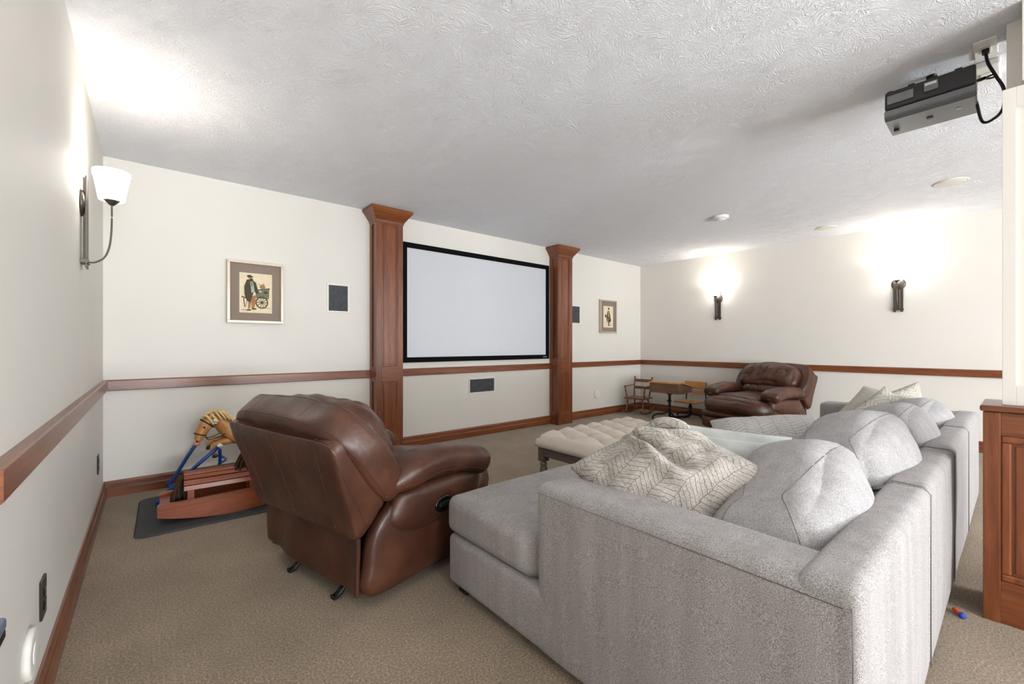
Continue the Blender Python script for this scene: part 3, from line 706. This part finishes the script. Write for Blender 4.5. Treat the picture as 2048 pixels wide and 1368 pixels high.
# ------------------------------------------------------------- tufted ottoman
def ottoman():
    x1,x2,y1,y2=2.03,3.04,1.22,2.14; z0,z1=.395,.478
    r=empty('tufted_ottoman',((x1+x2)/2,(y1+y2)/2,0),0,'rectangular cream button-tufted ottoman on dark grey turned legs','ottoman')
    W,D=x2-x1,y2-y1; nx,ny=110,100; cols,rows=7,6
    btn=[]
    for j in range(rows):
        n_=cols if j%2==0 else cols-1
        for i in range(n_):
            bxp=-W/2+W*(i+.5+(0 if j%2==0 else .5))/cols; byp=-D/2+D*(j+.5)/rows; btn.append((bxp,byp))
    sx=W/cols; sy=D/rows
    def H(x,y):
        # diamond lattice coordinates
        a=(x+W/2)/sx-.5; b=(y+D/2)/sy-.5
        # diagonals: a - b/2 integer, a + b/2 integer
        f=lambda q: abs(q-round(q))
        d1=f(a-b/2); d2=f(a+b/2)
        ed=min(W/2-abs(x),D/2-abs(y)); k=min(1,max(0,(ed-.02)/.06))
        cre=math.exp(-d1/.07)+math.exp(-d2/.07)
        pill=(math.sin(PI*min(1,d1*2)/2)*math.sin(PI*min(1,d2*2)/2))**.5
        dz=.052*(pill-.55)*k+.012*(1-(2*x/W)**4)*(1-(2*y/D)**4)
        dm=min(math.hypot(x-p,y-q) for p,q in btn)
        dz-=.030*math.exp(-(dm/.028)**2)
        ex=max(0,1-(W/2-abs(x))/.05); ey=max(0,1-(D/2-abs(y))/.05); rr=min(1,math.hypot(ex,ey))
        edge=-.035*(1-math.sqrt(max(0,1-rr*rr)))
        return z1+.008+dz+edge
    X=[-W/2+W*(.5-.5*math.cos(PI*i/nx))*.25+ (W*i/nx)*.75 for i in range(nx+1)]
    Y=[-D/2+D*(.5-.5*math.cos(PI*i/ny))*.25+ (D*i/ny)*.75 for i in range(ny+1)]
    vs=[];fs=[]
    for y in Y:
        for x in X: vs.append((x,y,H(x,y)))
    for j in range(ny):
        for i in range(nx): a=j*(nx+1)+i; fs.append((a,a+1,a+nx+2,a+nx+1))
    # side skirt
    loop=[i for i in range(nx+1)]+[j*(nx+1)+nx for j in range(1,ny+1)]+[ny*(nx+1)+i for i in range(nx-1,-1,-1)]+[j*(nx+1) for j in range(ny-1,0,-1)]
    prev=loop; L=len(loop)
    for (dz,o) in ((-.012,.006),(-.03,.010),(-.05,.008),(None,.0)):
        s=len(vs)
        for k in loop:
            x,y,z=vs[k]; l=math.hypot(x/(W/2),y/(D/2)) ; 
            ox=math.copysign(o,x) if abs(abs(x)-W/2)<1e-6 else 0; oy=math.copysign(o,y) if abs(abs(y)-D/2)<1e-6 else 0
            zz=z0 if dz is None else max(z0+.005,z+dz)
            vs.append((x+ox,y+oy,zz))
        cur=list(range(s,s+L))
        for k in range(L): fs.append((prev[k],cur[k],cur[(k+1)%L],prev[(k+1)%L]))
        prev=cur
    fs.append(tuple(prev))
    pyobj('cushion_top',vs,fs,M['linen'],r)
    for (p,q) in btn:
        lathe('button',[(0.0,.006),(.006,.005),(.011,.001),(.011,-.004)][::-1],M['linen'],r,(p,q,H(p,q)+.001),12)
    boxes('apron',[((-W/2+.01,-D/2+.01,.335),(W/2-.01,-D/2+.035,.396)),((-W/2+.01,D/2-.035,.335),(W/2-.01,D/2-.01,.396)),((-W/2+.01,-D/2+.035,.335),(-W/2+.035,D/2-.035,.396)),((W/2-.035,-D/2+.035,.335),(W/2-.01,D/2-.035,.396))],M['greywood'],r,.002)
    boxes('shelf',[((-W/2+.04,-D/2+.04,.385),(W/2-.04,D/2-.04,.398))],M['greywood'],r)
    for sx_ in (-1,1):
        for sy_ in (-1,1):
            c=(sx_*(W/2-.033),sy_*(D/2-.033),0)
            l=lathe('leg',[(.012,0),(.020,.01),(.024,.03),(.016,.05),(.020,.10),(.025,.22),(.026,.255),(.016,.265),(.026,.275),(.024,.285),(.016,.292),(.020,.30)],M['greywood'],r,c,16)
            box('leg_block',(c[0]-.027,c[1]-.027,.298),(c[0]+.027,c[1]+.027,.394),M['greywood'],r,.003)
ottoman()
# ------------------------------------------------------------- recliner
def recliner(loc,rz,label):
    r=empty('recliner',loc,rz,label,'armchair','brown leather recliners')
    L=M['leather']
    # local: X right of sitter, Y forward (0 = rear of base), Z up
    for s in (-1,1):
        # side panel (lower) and puffed side pad (upper)
        fr=lambda a,b,h,s=s:(s*(.375+0)+h,a,b)
        puff_panel('side_panel',[(0,.06),(.35,.055),(.64,.07),(.66,.25),(.665,.44),(.45,.45),(.22,.44),(.12,.42),(0.02,.33),(-.012,.20)],.09,fr,L,r,p=5,nz=.004)
        fr2=lambda a,b,h,s=s:(s*(.395)+h,a,b)
        puff_panel('side_pad',[(.08,.33),(.2,.262),(.36,.262),(.5,.285),(.60,.33),(.665,.345),(.675,.42),(.66,.455),(.45,.465),(.2,.455),(.12,.43)],.115,fr2,L,r,p=2.6,nz=.004)
        # arm pad: swept loaf
        path=cr([(s*.385,.08,.485),(s*.375,.20,.525),(s*.37,.36,.535),(s*.375,.48,.527),(s*.385,.58,.507),(s*.39,.655,.482),(s*.39,.69,.462)],6)
        rx=lambda t:.108*min(1,(.55+t*3))*(1 if t<.78 else math.sqrt(max(.0004,1-((t-.78)/.22)**2)))
        ry=lambda t:.070*min(1,(.6+t*3))*(1 if t<.78 else math.sqrt(max(.0004,1-((t-.78)/.22)**2)))
        vs,fs=sweep(path,rx,ry,(0,0,1),28,p=2.5)
        vs=[v+Vector((noise.noise(v*9),noise.noise(v*9+Vector((3,1,5))),noise.noise(v*11+Vector((1,4,2)))))*.010 for v in vs]
        a_=pyobj('arm_pad',vs,fs,L,r)
        snap('seam',a_,[(s*.5,.12,.455),(s*.5,.3,.49),(s*.5,.5,.48),(s*.5,.60,.455),(s*.475,.70,.43)],M['stitch'],r,.002)
        tube('seam',[(s*.424,.30,.09),(s*.4255,.30,.17),(s*.425,.295,.262)],.0015,M['stitch'],r,seg=6)
    # release handle on the sitter's right
    puff_panel('handle_cup',[(.31,.345),(.325,.372),(.36,.385),(.40,.378),(.415,.35),(.40,.322),(.36,.31),(.325,.32)],.02,lambda a,b,h:(.452+h,a,b),M['blackgloss'],r,p=3)
    box('release_lever',(.460,.328,.338),(.468,.397,.362),M['black'],r,.006)
    # seat, footrest
    rbox('seat_cushion',(0,.42,.39),(.56,.60,.17),.06,L,r,n=16,puff=(0,.01,.035),nz=.010,nzs=7)
    rbox('seat_front',(0,.755,.355),(.84,.22,.185),.085,L,r,n=20,puff=(.01,.035,.02),deform=lambda q:(q.x,q.y-.10*(q.x/.42)**4,q.z-.02*(q.x/.42)**2),nz=.014,nzs=8)
    rbox('footrest_pad',(0,.765,.235),(.83,.13,.085),.038,L,r,n=12,puff=(.0,.02,.0),nz=.004)
    rbox('footrest_pad',(0,.755,.125),(.83,.13,.15),.04,L,r,n=12,puff=(.0,.03,.0),nz=.004)
    box('base_frame',(-.33,.03,.05),(.33,.66,.26),M['black'],r,.004)
    # back shell
    shell=puff_panel('back_shell',[(-.205,.70),(-.195,.728),(-.15,.745),(-.08,.68),(0,.56),(.06,.445),(.04,.40),(-.02,.325),(-.055,.305),(-.085,.33),(-.13,.47)],.86,lambda a,b,h:(h*(1.0+.10*(b-.5)),a,b),L,r,p=14,K=12,nz=.008,nzs=5)
    for xs in (-.33,-.02,.33):
        snap('seam',shell,[(xs,-.150,.76),(xs,-.21,.735),(xs*.99,-.23,.70),(xs*.97,-.18,.59),(xs*.95,-.15,.47),(xs*.9,-.11,.345)],M['stitch'],r)
    for sx in (-1,1): snap('seam',shell,[(sx*.44,-.205,.715),(sx*.44,-.175,.65),(sx*.44,-.12,.54),(sx*.44,-.06,.42),(sx*.44,-.03,.335)],M['stitch'],r)
    # rear skirt
    def dfs(q): 
        x,y,z=q; return (x*(1+.04*z),y+.010*math.sin(x*9+z*4)+.006*math.sin(x*23-z*10),z-.02*(x/.37))
    rbox('rear_skirt',(-.015,-.030,.215),(.76,.022,.27),.010,L,r,n=24,deform=dfs,nz=.008,nzs=6)
    # bolster round the back: U shape, leaning
    def bp(x,s,f=0):   # s 0..1 up the lean, f forward offset
        y=.125+(-.115-.125)*s; z=.45+(.765-.45)*s
        return Vector((x,y+f*.8,z+f*.6))
    path=[bp(.375,0),bp(.395,.25),bp(.405,.5),bp(.40,.75),bp(.36,.97),bp(.25,1.04),bp(.1,1.06),bp(-.1,1.06),bp(-.25,1.04),bp(-.36,.97),bp(-.40,.75),bp(-.405,.5),bp(-.395,.25),bp(-.375,0)]
    pp=cr(path,7); 
    ef=lambda t:math.sqrt(max(.08,1-max(0,(abs(t-.5)-.44)/.06)**2))
    vs,fs=sweep(pp,lambda t:.062*ef(t),lambda t:.078*ef(t),(0,.8,.6),26,p=3.6)
    vs=[v+Vector((noise.noise(v*6),noise.noise(v*6+Vector((3,1,5))),noise.noise(v*7+Vector((1,4,2)))))*.012 for v in vs]
    bol=pyobj('back_bolster',vs,fs,L,r)
    for fo,ou in ((-.06,.07),(.06,.07)):
        rim=[]
        for p_ in pp[4:-4:3]:
            outw=Vector((1 if p_.x>0 else -1,0,0)) if abs(p_.z-.45)<.24 else (Vector((p_.x*1.6,0,0))+Vector((0,-.30,.40))).normalized()
            rim.append(p_+outw*ou+Vector((0,.8,.6)).normalized()*fo)
        snap('piping',bol,rim,M['stitch'],r,.0022,3)
    for xs in (-.2,.2): snap('seam',bol,[(xs,-.16,.70),(xs,-.19,.76),(xs,-.14,.84),(xs,-.06,.84)],M['stitch'],r)
    # inner tufted cushions
    def dfi(q):
        x,y,z=q
        u=abs(z)/.115
        cw=abs(math.sin(x*17+1.3*math.sin(z*14)+.8*math.sin(x*41)))
        y+=-.020*(1-min(1,cw*2.2))*max(0,1-u*u)*(1 if y>0 else 0)*max(0,1-(x/.33)**6)+.007*math.sin(x*60+z*20)*max(0,1-u*u)*(1 if y>0 else 0)
        y+= .0
        return (x,y,z-.03*(x/.33)**2)
    Ml=Matrix.Rotation(math.radians(33),4,'X')
    rbox('head_cushion',(0,.045,.70),(.70,.20,.30),.085,L,r,n=34,puff=(.02,.03,.02),deform=dfi,nz=.016,nzs=9,M4=Ml)
    rbox('lumbar_cushion',(0,.155,.50),(.60,.17,.16),.07,L,r,n=26,puff=(0,.02,.02),deform=dfi,nz=.012,nzs=9,M4=Ml)
    # glider feet
    for x in (-.17,.20):
        tube('foot',[(x,-.045,.012),(x,-.02,.016),(x,.03,.05),(x,.12,.06)],.016,M['black'],r,ry=.010,p=3)
        tube('foot',[(x,.70,.012),(x,.66,.016),(x,.60,.05),(x,.5,.06)],.016,M['black'],r,ry=.010,p=3)
    return r
recliner((.591,2.097,0),math.radians(-76),'brown leather recliner seen from behind, left of the grey sofa')
recliner((6.13,2.06,0),math.radians(76),'brown leather recliner facing into the room near the right wall and school desk')
# ------------------------------------------------------------- play mat
pts=[]
hw,hd,rc=.54,.395,.06
for (sx,sy,a0) in ((1,1,0),(-1,1,90),(-1,-1,180),(1,-1,270)):
    for k in range(7):
        a=math.radians(a0+k*15); pts.append((sx*(hw-rc)+rc*math.cos(a),sy*(hd-rc)+rc*math.sin(a)))
bm=bmesh.new(); lo=[bm.verts.new((x,y,.001)) for x,y in pts]; mid=[bm.verts.new((x,y,.006)) for x,y in pts]; hi=[bm.verts.new((x*.985,y*.98,.012)) for x,y in pts]; n=len(pts)
for A_,B_ in ((lo,mid),(mid,hi)):
    for i in range(n): bm.faces.new((A_[i],A_[(i+1)%n],B_[(i+1)%n],B_[i]))
bm.faces.new(hi); bm.faces.new(lo[::-1])
o=bmobj('floor_mat',bm,M['rubber']); o.location=(.475,3.565,0); o.rotation_euler=(0,0,math.radians(-1.0)); tag(o,'dark grey rubber mat with rounded corners on the carpet under the toys','mat')
# ------------------------------------------------------------- wooden slatted rocker toy
r=empty('rocking_toy',(.40,3.42,.012),math.radians(-3),'reddish wooden slatted rocking toy horse with brown yarn tail on the dark mat','rocking toy')
def side_board(y):
    n=16; x0,x1=-.36,.42
    top=[(x0,.125),(x0+.10,.128),(0,.135),(x1-.1,.14),(x1,.145)]
    bot=[]
    for k in range(n+1):
        x=x0+(x1-x0)*k/n; c=(x-.02)/(x1-x0)*2; bot.append((x,.0+.055*c*c))
    poly=[(x,z) for x,z in bot]+[(x,z) for x,z in reversed(top)]
    bm=bmesh.new(); a=[bm.verts.new((x,y-.011,z)) for x,z in poly]; b_=[bm.verts.new((x,y+.011,z)) for x,z in poly]; m=len(poly)
    for i in range(m): bm.faces.new((a[i],a[(i+1)%m],b_[(i+1)%m],b_[i]))
    bm.faces.new(a[::-1]); bm.faces.new(b_); bmobj('rocker_board',bm,M['cedar'],r)
side_board(-.14); side_board(.14)
for x in (-.33,-.27,.36): box('deck_slat',(x-.026,-.129,.085),(x+.026,.129,.103),M['cedar'],r,.002)
for x in (-.20,.13):
    for y in (-.11,.11): box('post',(x-.018,y-.018,.06),(x+.018,y+.018,.205),M['cedar'],r,.002)
for k in range(8):
    a=math.radians(8+k*(164/7)); yy=math.cos(a)*.125; zz=.185+math.sin(a)*.072
    Mx=Matrix.Translation((-.035,yy,zz))@Matrix.Rotation(a-PI/2,4,'X')
    box('barrel_slat',(-.20,-.0145,-.008),(.20,.0145,.008),M['cedar'],r,.002,M4=Mx)
for x in (-.20,.13): puff_panel('barrel_end',[(-.115,.18),(.115,.18),(.10,.22),(.05,.245),(0,.25),(-.05,.245),(-.10,.22)],.02,lambda a,b,h,x=x:(x+h,a,b),M['cedar'],r,p=8,smoothp=False)
random.seed(5)
def yarn(name,c,dx,L,n,par,spread=.03):
    vs=[];fs=[]
    for k in range(n):
        a=random.uniform(0,2*PI); o=Vector((random.uniform(-spread,spread),random.uniform(-spread,spread),0)); c0=Vector(c)
        ln_=L*random.uniform(.7,1.1)
        p=[c0+o*.3,c0+o*.8+Vector((dx*.4,0,.02)),c0+o*1.2+Vector((dx,0,-ln_*.4)),c0+o*1.3+Vector((dx*1.1+random.uniform(-.01,.01),random.uniform(-.01,.01),-ln_))]
        v_,f_=sweep(cr(p,4),.0075,None,(0,1,0),5); s=len(vs); vs+=v_; fs+=[tuple(i+s for i in f) for f in f_]
    o=pyobj(name,vs,fs,M['yarn'],par); o['kind']='stuff'; return o
yarn('yarn_tail',(-.225,-.02,.225),-.025,.13,26,r)
rh=puff_panel('wooden_head',[(.10,.22),(.17,.20),(.20,.28),(.26,.30),(.32,.28),(.33,.33),(.24,.40),(.18,.38),(.12,.30)],.03,lambda a,b,h:(a,h,b),M['cedar'],r,p=8)
yarn('yarn_mane',(.13,-.02,.33),-.03,.15,46,r,.05)
# ------------------------------------------------------------- spring rocking horse
r=empty('spring_horse',(.55,3.92,.0),0,'tan plastic spring-mounted rocking horse with cream mane on blue tube frame','rocking horse')
O=Vector((.55,3.92,0))
def W(*p): return Vector(p)-O
for y,xo,xt in ((3.675,0,0),(4.13,.065,-.07)):
    tube('frame_tube',[W(.375+xt,y,.37),W(.225+(xt*.5+xo*.5),y,.235),W(.075+xo,y,.085),W(.035+xo,y,.045),W(.055+xo,y,.022),W(.14,y,.030),W(.5,y,.032),W(.95,y,.030),W(1.04,y,.022),W(1.06,y,.045),W(1.02,y,.085),W(.87,y,.235),W(.72,y,.37)],.0125,M['blue'],r,n=5,seg=12)
    for (x,sx) in ((.380,1),(.715,-1)):
        lathe('end_cap',[(.0135,-.012),(.0145,.0),(.0145,.012),(.010,.015)],M['white'],r,W(x+(xt if sx>0 else 0),y,.375),16,Matrix.Rotation(sx*math.radians(48),4,'Y'))
for y in (3.675,4.13):
    for x in ((.38,.71) if y<3.9 else (.71,)):
        tube('spring',[W(x,y,.345),W(x+.004,y+(.02 if y<3.9 else -.02),.30),W(x+.006,y+(.04 if y<3.9 else -.04),.235)],.011,M['blue'],r)
        tube('spring_hook',[W(x,y,.37),W(x,y,.35)],.004,M['bronze'],r,n=1)
for x in (.12,.97): tube('cross_tube',[W(x,3.675,.03),W(x,4.13,.03)],.011,M['blue'],r,n=2)
lathe('end_cap',[(.013,-.015),(.014,.015)],M['white'],r,W(.15,3.69,.045),12,Matrix.Rotation(PI/2,4,'Y'))
# foot bar under the horse
tube('foot_bar',[W(.38,3.72,.235),W(.44,3.9,.225),W(.38,4.09,.235)],.009,M['blue'],r); tube('foot_bar',[W(.71,3.72,.235),W(.66,3.9,.225),W(.71,4.09,.235)],.009,M['blue'],r)
def skin(name,verts,edges,radii,mat,par,root=0,lv=2):
    me=bpy.data.meshes.new(name); me.from_pydata([tuple(v) for v in verts],edges,[]); me.materials.append(mat)
    o=bpy.data.objects.new(name,me); col.objects.link(o); o.parent=par
    md=o.modifiers.new('skin','SKIN'); me.skin_vertices if me.skin_vertices else None
    if not me.skin_vertices: me.attributes.new
    sv=me.skin_vertices[0].data
    for i,rr in enumerate(radii):
        rr=rr if isinstance(rr,tuple) else (rr,rr); sv[i].radius=rr
        sv[i].use_root=(i==root)
    md.use_smooth_shade=True
    s=o.modifiers.new('sub','SUBSURF'); s.levels=lv; s.render_levels=lv
    # bake to a plain mesh
    bpy.context.view_layer.update(); dg=bpy.context.evaluated_depsgraph_get(); m2=bpy.data.meshes.new_from_object(o.evaluated_get(dg)); 
    bpy.data.objects.remove(o); 
    return link(name,m2,mat,par,True)
yb=3.86
V=[W(.66,yb,.40),W(.56,yb,.40),W(.50,yb,.415),W(.455,yb-.005,.455),W(.41,yb-.01,.505),W(.37,yb-.02,.545),W(.325,yb-.035,.530),W(.295,yb-.05,.485),W(.272,yb-.058,.435),W(.262,yb-.062,.395),
   W(.76,yb,.41),W(.82,yb,.40),
   W(.47,yb-.035,.375),W(.375,yb-.045,.365),W(.345,yb-.045,.335),W(.365,yb-.045,.285),
   W(.48,yb+.045,.37),W(.37,yb+.05,.385),W(.335,yb+.05,.365),W(.335,yb+.05,.335),
   W(.80,yb-.04,.34),W(.84,yb-.04,.29),W(.90,yb-.04,.26),W(.80,yb+.04,.34),W(.84,yb+.04,.29),W(.90,yb+.04,.26)]
E_=[(0,1),(1,2),(2,3),(3,4),(4,5),(5,6),(6,7),(7,8),(8,9),(0,10),(10,11),(2,12),(12,13),(13,14),(14,15),(2,16),(16,17),(17,18),(18,19),(11,20),(20,21),(21,22),(11,23),(23,24),(24,25)]
Rd=[.066,.066,.068,.066,.060,.052,.050,.044,.034,.027,.068,.055,.030,.021,.018,.015,.030,.021,.018,.015,.035,.02,.015,.035,.02,.015]
skin('horse_body',V,E_,Rd,M['pony'],r)
for y in (-.022,.022):
    puff_panel('ear',[(.372,.555),(.385,.56),(.392,.575),(.382,.60),(.370,.578)],.008,lambda a,b,h,y=y:tuple(W(a-.04,yb-.035+y*1.6+h,b+.0)),M['pony'],r,p=2)
    lathe('eye',[(0,.007),(.005,.005),(.007,0)],M['blackgloss'],r,W(.298,yb-.05+y*2.2,.500),12,Matrix.Rotation(-PI/2 if y>0 else PI/2,4,'X'))
    lathe('nostril',[(0,.003),(.0045,.002),(.006,0)],M['bridle'],r,W(.256,yb-.062+y*1.0,.405),10,Matrix.Rotation(-PI/2 if y>0 else PI/2,4,'X'))
lathe('muzzle',[(0,-.012),(.016,-.010),(.023,0),(.019,.012),(0,.016)],M['pink'],r,W(.258,yb-.062,.382),16)
# mane locks
for k in range(9):
    t=k/8; base_=[W(.30,yb-.035,.57),W(.35,yb-.02,.597),W(.40,yb-.015,.590),W(.45,yb-.01,.55),W(.50,yb-.005,.50)]
    bp_=cr(base_,8); p0=bp_[int(t*(len(bp_)-1))]
    for sd in (-1,1):
        tube('mane_lock',[p0+Vector((-.01,0,-.004)),p0+Vector((.012,sd*.026,.006)),p0+Vector((.032,sd*.050,-.018)),p0+Vector((.055,sd*.058,-.055))],lambda q:.013*(1-.6*q),M['mane'],r,seg=8)
# bridle and rein
def ringp(c,rad,ax): 
    q=Vector(ax).to_track_quat('Z','Y'); return [Vector(c)+q@Vector((rad*math.cos(a),rad*math.sin(a),0)) for a in [2*PI*k/16 for k in range(16)]]
tube('noseband',ringp(W(.277,yb-.055,.448),.037,(-.3,-.05,-.9)),.0045,M['bridle'],r,n=1,seg=6,closed=True)
tube('browband',ringp(W(.318,yb-.038,.520),.050,(-.6,-.1,-.7)),.005,M['bridle'],r,n=1,seg=6,closed=True)
for s in (-1,1): tube('rein',[W(.297,yb-.044+s*.034,.445),W(.33,yb+s*.045,.40),W(.39,yb+s*.055,.415),W(.46,yb+s*.06,.45),W(.53,yb+s*.055,.47)],.003,M['bridle'],r,seg=6)
tube('handle_grip',[W(.362,yb-.075,.545),W(.366,yb-.105,.530)],.011,M['white'],r,n=1,seg=12); tube('handle_grip',[W(.362,yb+.02,.545),W(.366,yb+.055,.540)],.011,M['white'],r,n=1,seg=12)
rbox('saddle',W(.63,yb,.458),(.16,.13,.03),.013,M['bridle'],r,n=8,deform=lambda q:(q.x,q.y,q.z-3*q.y*q.y+2*q.x*q.x))
for y in (-.045,.05):
    lathe('hoof',[(.015,-.014),(.017,.0),(.012,.012)],M['hoof'],r,W(.365 if y<0 else .335,yb+y,.278 if y<0 else .325),12)
tube('horse_tail',[W(.86,yb,.43),W(.92,yb,.42),W(.95,yb,.36),W(.95,yb,.29)],lambda t:.022*(1-.6*t),M['mane'],r)
# ------------------------------------------------------------- child rocking chair
r=empty('child_rocking_chair',(5.99,3.955,0),math.radians(90+8),"child's turned-wood rocking chair with plank seat in the far corner",'rocking chair')
# local: -Y... built facing +Y local; rotated so that it faces -x
CW=M['chairwd']
def turned(name,p0,p1,rad,n=5):
    p0=Vector(p0);p1=Vector(p1); path=[p0.lerp(p1,k/(n*6)) for k in range(n*6+1)]
    vs,fs=sweep(path,lambda t:rad*(.72+.42*abs(math.sin(t*PI*2.5))),None,(0,1,.01),10); pyobj(name,vs,fs,CW,r)
rbox('seat',(0,0,.245),(.34,.32,.024),.010,CW,r,n=8)
for s in (-1,1):
    turned('front_leg',(s*.12,.11,.235),(s*.145,.13,.045),.013); turned('rear_leg',(s*.11,-.11,.235),(s*.135,-.15,.045),.012)
    tube('rocker',[(s*.148,.24,.062),(s*.148,.17,.030),(s*.147,.08,.014),(s*.146,-.02,.012),(s*.145,-.14,.022),(s*.144,-.26,.065),(s*.143,-.31,.095)],.009,CW,r,ry=.013,p=3)
    tube('back_post',[(s*.13,-.13,.25),(s*.138,-.155,.40),(s*.148,-.20,.575)],.012,CW,r)
    turned('arm_post',(s*.145,.10,.255),(s*.165,.12,.425),.012,3)
    rbox('armrest',(s*.162,-.02,.435),(.035,.32,.014),.006,CW,r,n=6)
    tube('side_stretcher',[(s*.138,.12,.13),(s*.13,-.13,.13)],.007,CW,r)
tube('front_stretcher',[(-.135,.12,.14),(.135,.12,.14)],.008,CW,r)
box('back_slat',(-.14,-.190,.485),(.14,-.178,.535),CW,r,.003); box('back_slat',(-.135,-.170,.375),(.135,-.158,.42),CW,r,.003)
# ------------------------------------------------------------- school desk with seat
r=empty('school_desk',(5.88,3.33,0),0,'antique school desk with sloping maple lid and attached swivel seat on black iron pedestals','desk')
OD=Vector((5.88,3.33,0))
def prism(name,pts,y0,y1,mat,par,bev=.003):
    bm=bmesh.new(); a=[bm.verts.new((x,y0,z)) for x,z in pts]; b_=[bm.verts.new((x,y1,z)) for x,z in pts]; n=len(pts)
    for i in range(n): bm.faces.new((a[i],a[(i+1)%n],b_[(i+1)%n],b_[i]))
    bm.faces.new(a[::-1]); bm.faces.new(b_)
    if bev: bmesh.ops.bevel(bm,geom=bm.edges[:],offset=bev,segments=2,affect='EDGES')
    return bmobj(name,bm,mat,par)
prism('desk_box',[(-.20,.395),(-.20,.535),(-.10,.535),(.20,.47),(.20,.405),(-.02,.385)],-.225,.225,M['oakdk'],r)
box('side_stile',(-.196,-.229,.40),(-.178,-.224,.534),M['oakdk'],r,.001)
prism('desk_shelf',[(-.215,.537),(-.215,.553),(-.09,.553),(-.09,.537)],-.24,.24,M['maple'],r,.002)
prism('desk_lid',[(-.088,.537),(-.088,.553),(.225,.485),(.225,.470)],-.24,.24,M['maple'],r,.002)
I=M['iron']
lathe('desk_bracket',[(.02,.36),(.07,.385),(.075,.395)],I,r,(-.03,0,0),16)
tube('desk_pedestal',[(-.03,0,.38),(-.03,0,.25),(-.03,0,.12),(-.025,0,.06),(.0,0,.035),(.06,0,.022),(.17,-.06,.022),(.28,-.11,.022),(.33,-.13,.05),(.335,-.13,.10)],.018,I,r)
tube('height_collar',[(-.03,0,.255),(-.03,0,.285)],.026,I,r,n=1); tube('collar_screw',[(-.03,0,.27),(-.065,.02,.27)],.009,I,r,n=1)
for p in ([(-.03,.0,.13),(-.08,.06,.085),(-.16,.13,.075),(-.20,.165,.045),(-.205,.17,.0)],[(-.03,0,.12),(-.07,-.07,.08),(-.13,-.15,.05),(-.19,-.22,.03),(-.20,-.235,.0)]):
    tube('desk_foot',p,.013,I,r)
tube('seat_pedestal',[(.335,-.13,.10),(.335,-.13,.16),(.335,-.13,.225)],.020,I,r); tube('height_collar',[(.335,-.13,.15),(.335,-.13,.175)],.028,I,r,n=1)
for p in ([(.335,-.13,.10),(.30,-.20,.075),(.24,-.31,.06),(.20,-.38,.03),(.195,-.39,.0)],[(.335,-.13,.10),(.36,-.03,.07),(.40,.08,.05),(.42,.13,0)]):
    tube('seat_foot',p,.012,I,r)
rbox('seat',(.33,-.11,.242),(.32,.34,.022),.010,M['maple'],r,n=8,deform=lambda q:(q.x,q.y,q.z-.015*math.cos(q.x*9)*math.cos(q.y*8)))
rbox('seat_back',(.515,-.12,.485),(.016,.33,.105),.007,M['maple'],r,n=8,deform=lambda q:(q.x-.6*q.y*q.y,q.y,q.z))
rbox('seat_back_slat',(.515,-.12,.375),(.014,.30,.045),.006,M['maple'],r,n=8)
for y in (-.27,.03): tube('back_bracket',[(.36,-.12,.232),(.45,y*.6-.04,.235),(.515,y,.25),(.528,y,.35),(.53,y,.52)],.010,I,r)
# ------------------------------------------------------------- foam dart, side console
r=empty('foam_dart',(2.50,.165,.011),math.radians(35),'tiny orange and blue foam dart on the carpet behind the sofa','toy dart')
Ry=Matrix.Rotation(PI/2,4,'Y')
lathe('foam_body',[(.0085,-.02),(.0095,-.016),(.0095,.014),(.0085,.018)],M['orange'],r,(0,0,0),14,Ry); lathe('tip',[(.0098,-.034),(.0105,-.03),(.0105,-.018),(.009,-.016)],M['bluef'],r,(0,0,0),14,Ry)
r=empty('console_table',(-.2015,.349,0),0,'narrow console table with blue-grey top and black edge against the left wall','table')
rbox('table_top',(0,0,.712),(.105,1.088,.018),.006,M['slate'],r,n=6); box('edge_band',(-.0515,-.542,.692),(.0515,.542,.7035),M['black'],r,.002)
for x in (-.03,.03):
    for y in (-.5,.5): box('leg',(x-.012,y-.012,0),(x+.012,y+.012,.692),M['black'],r,.002)
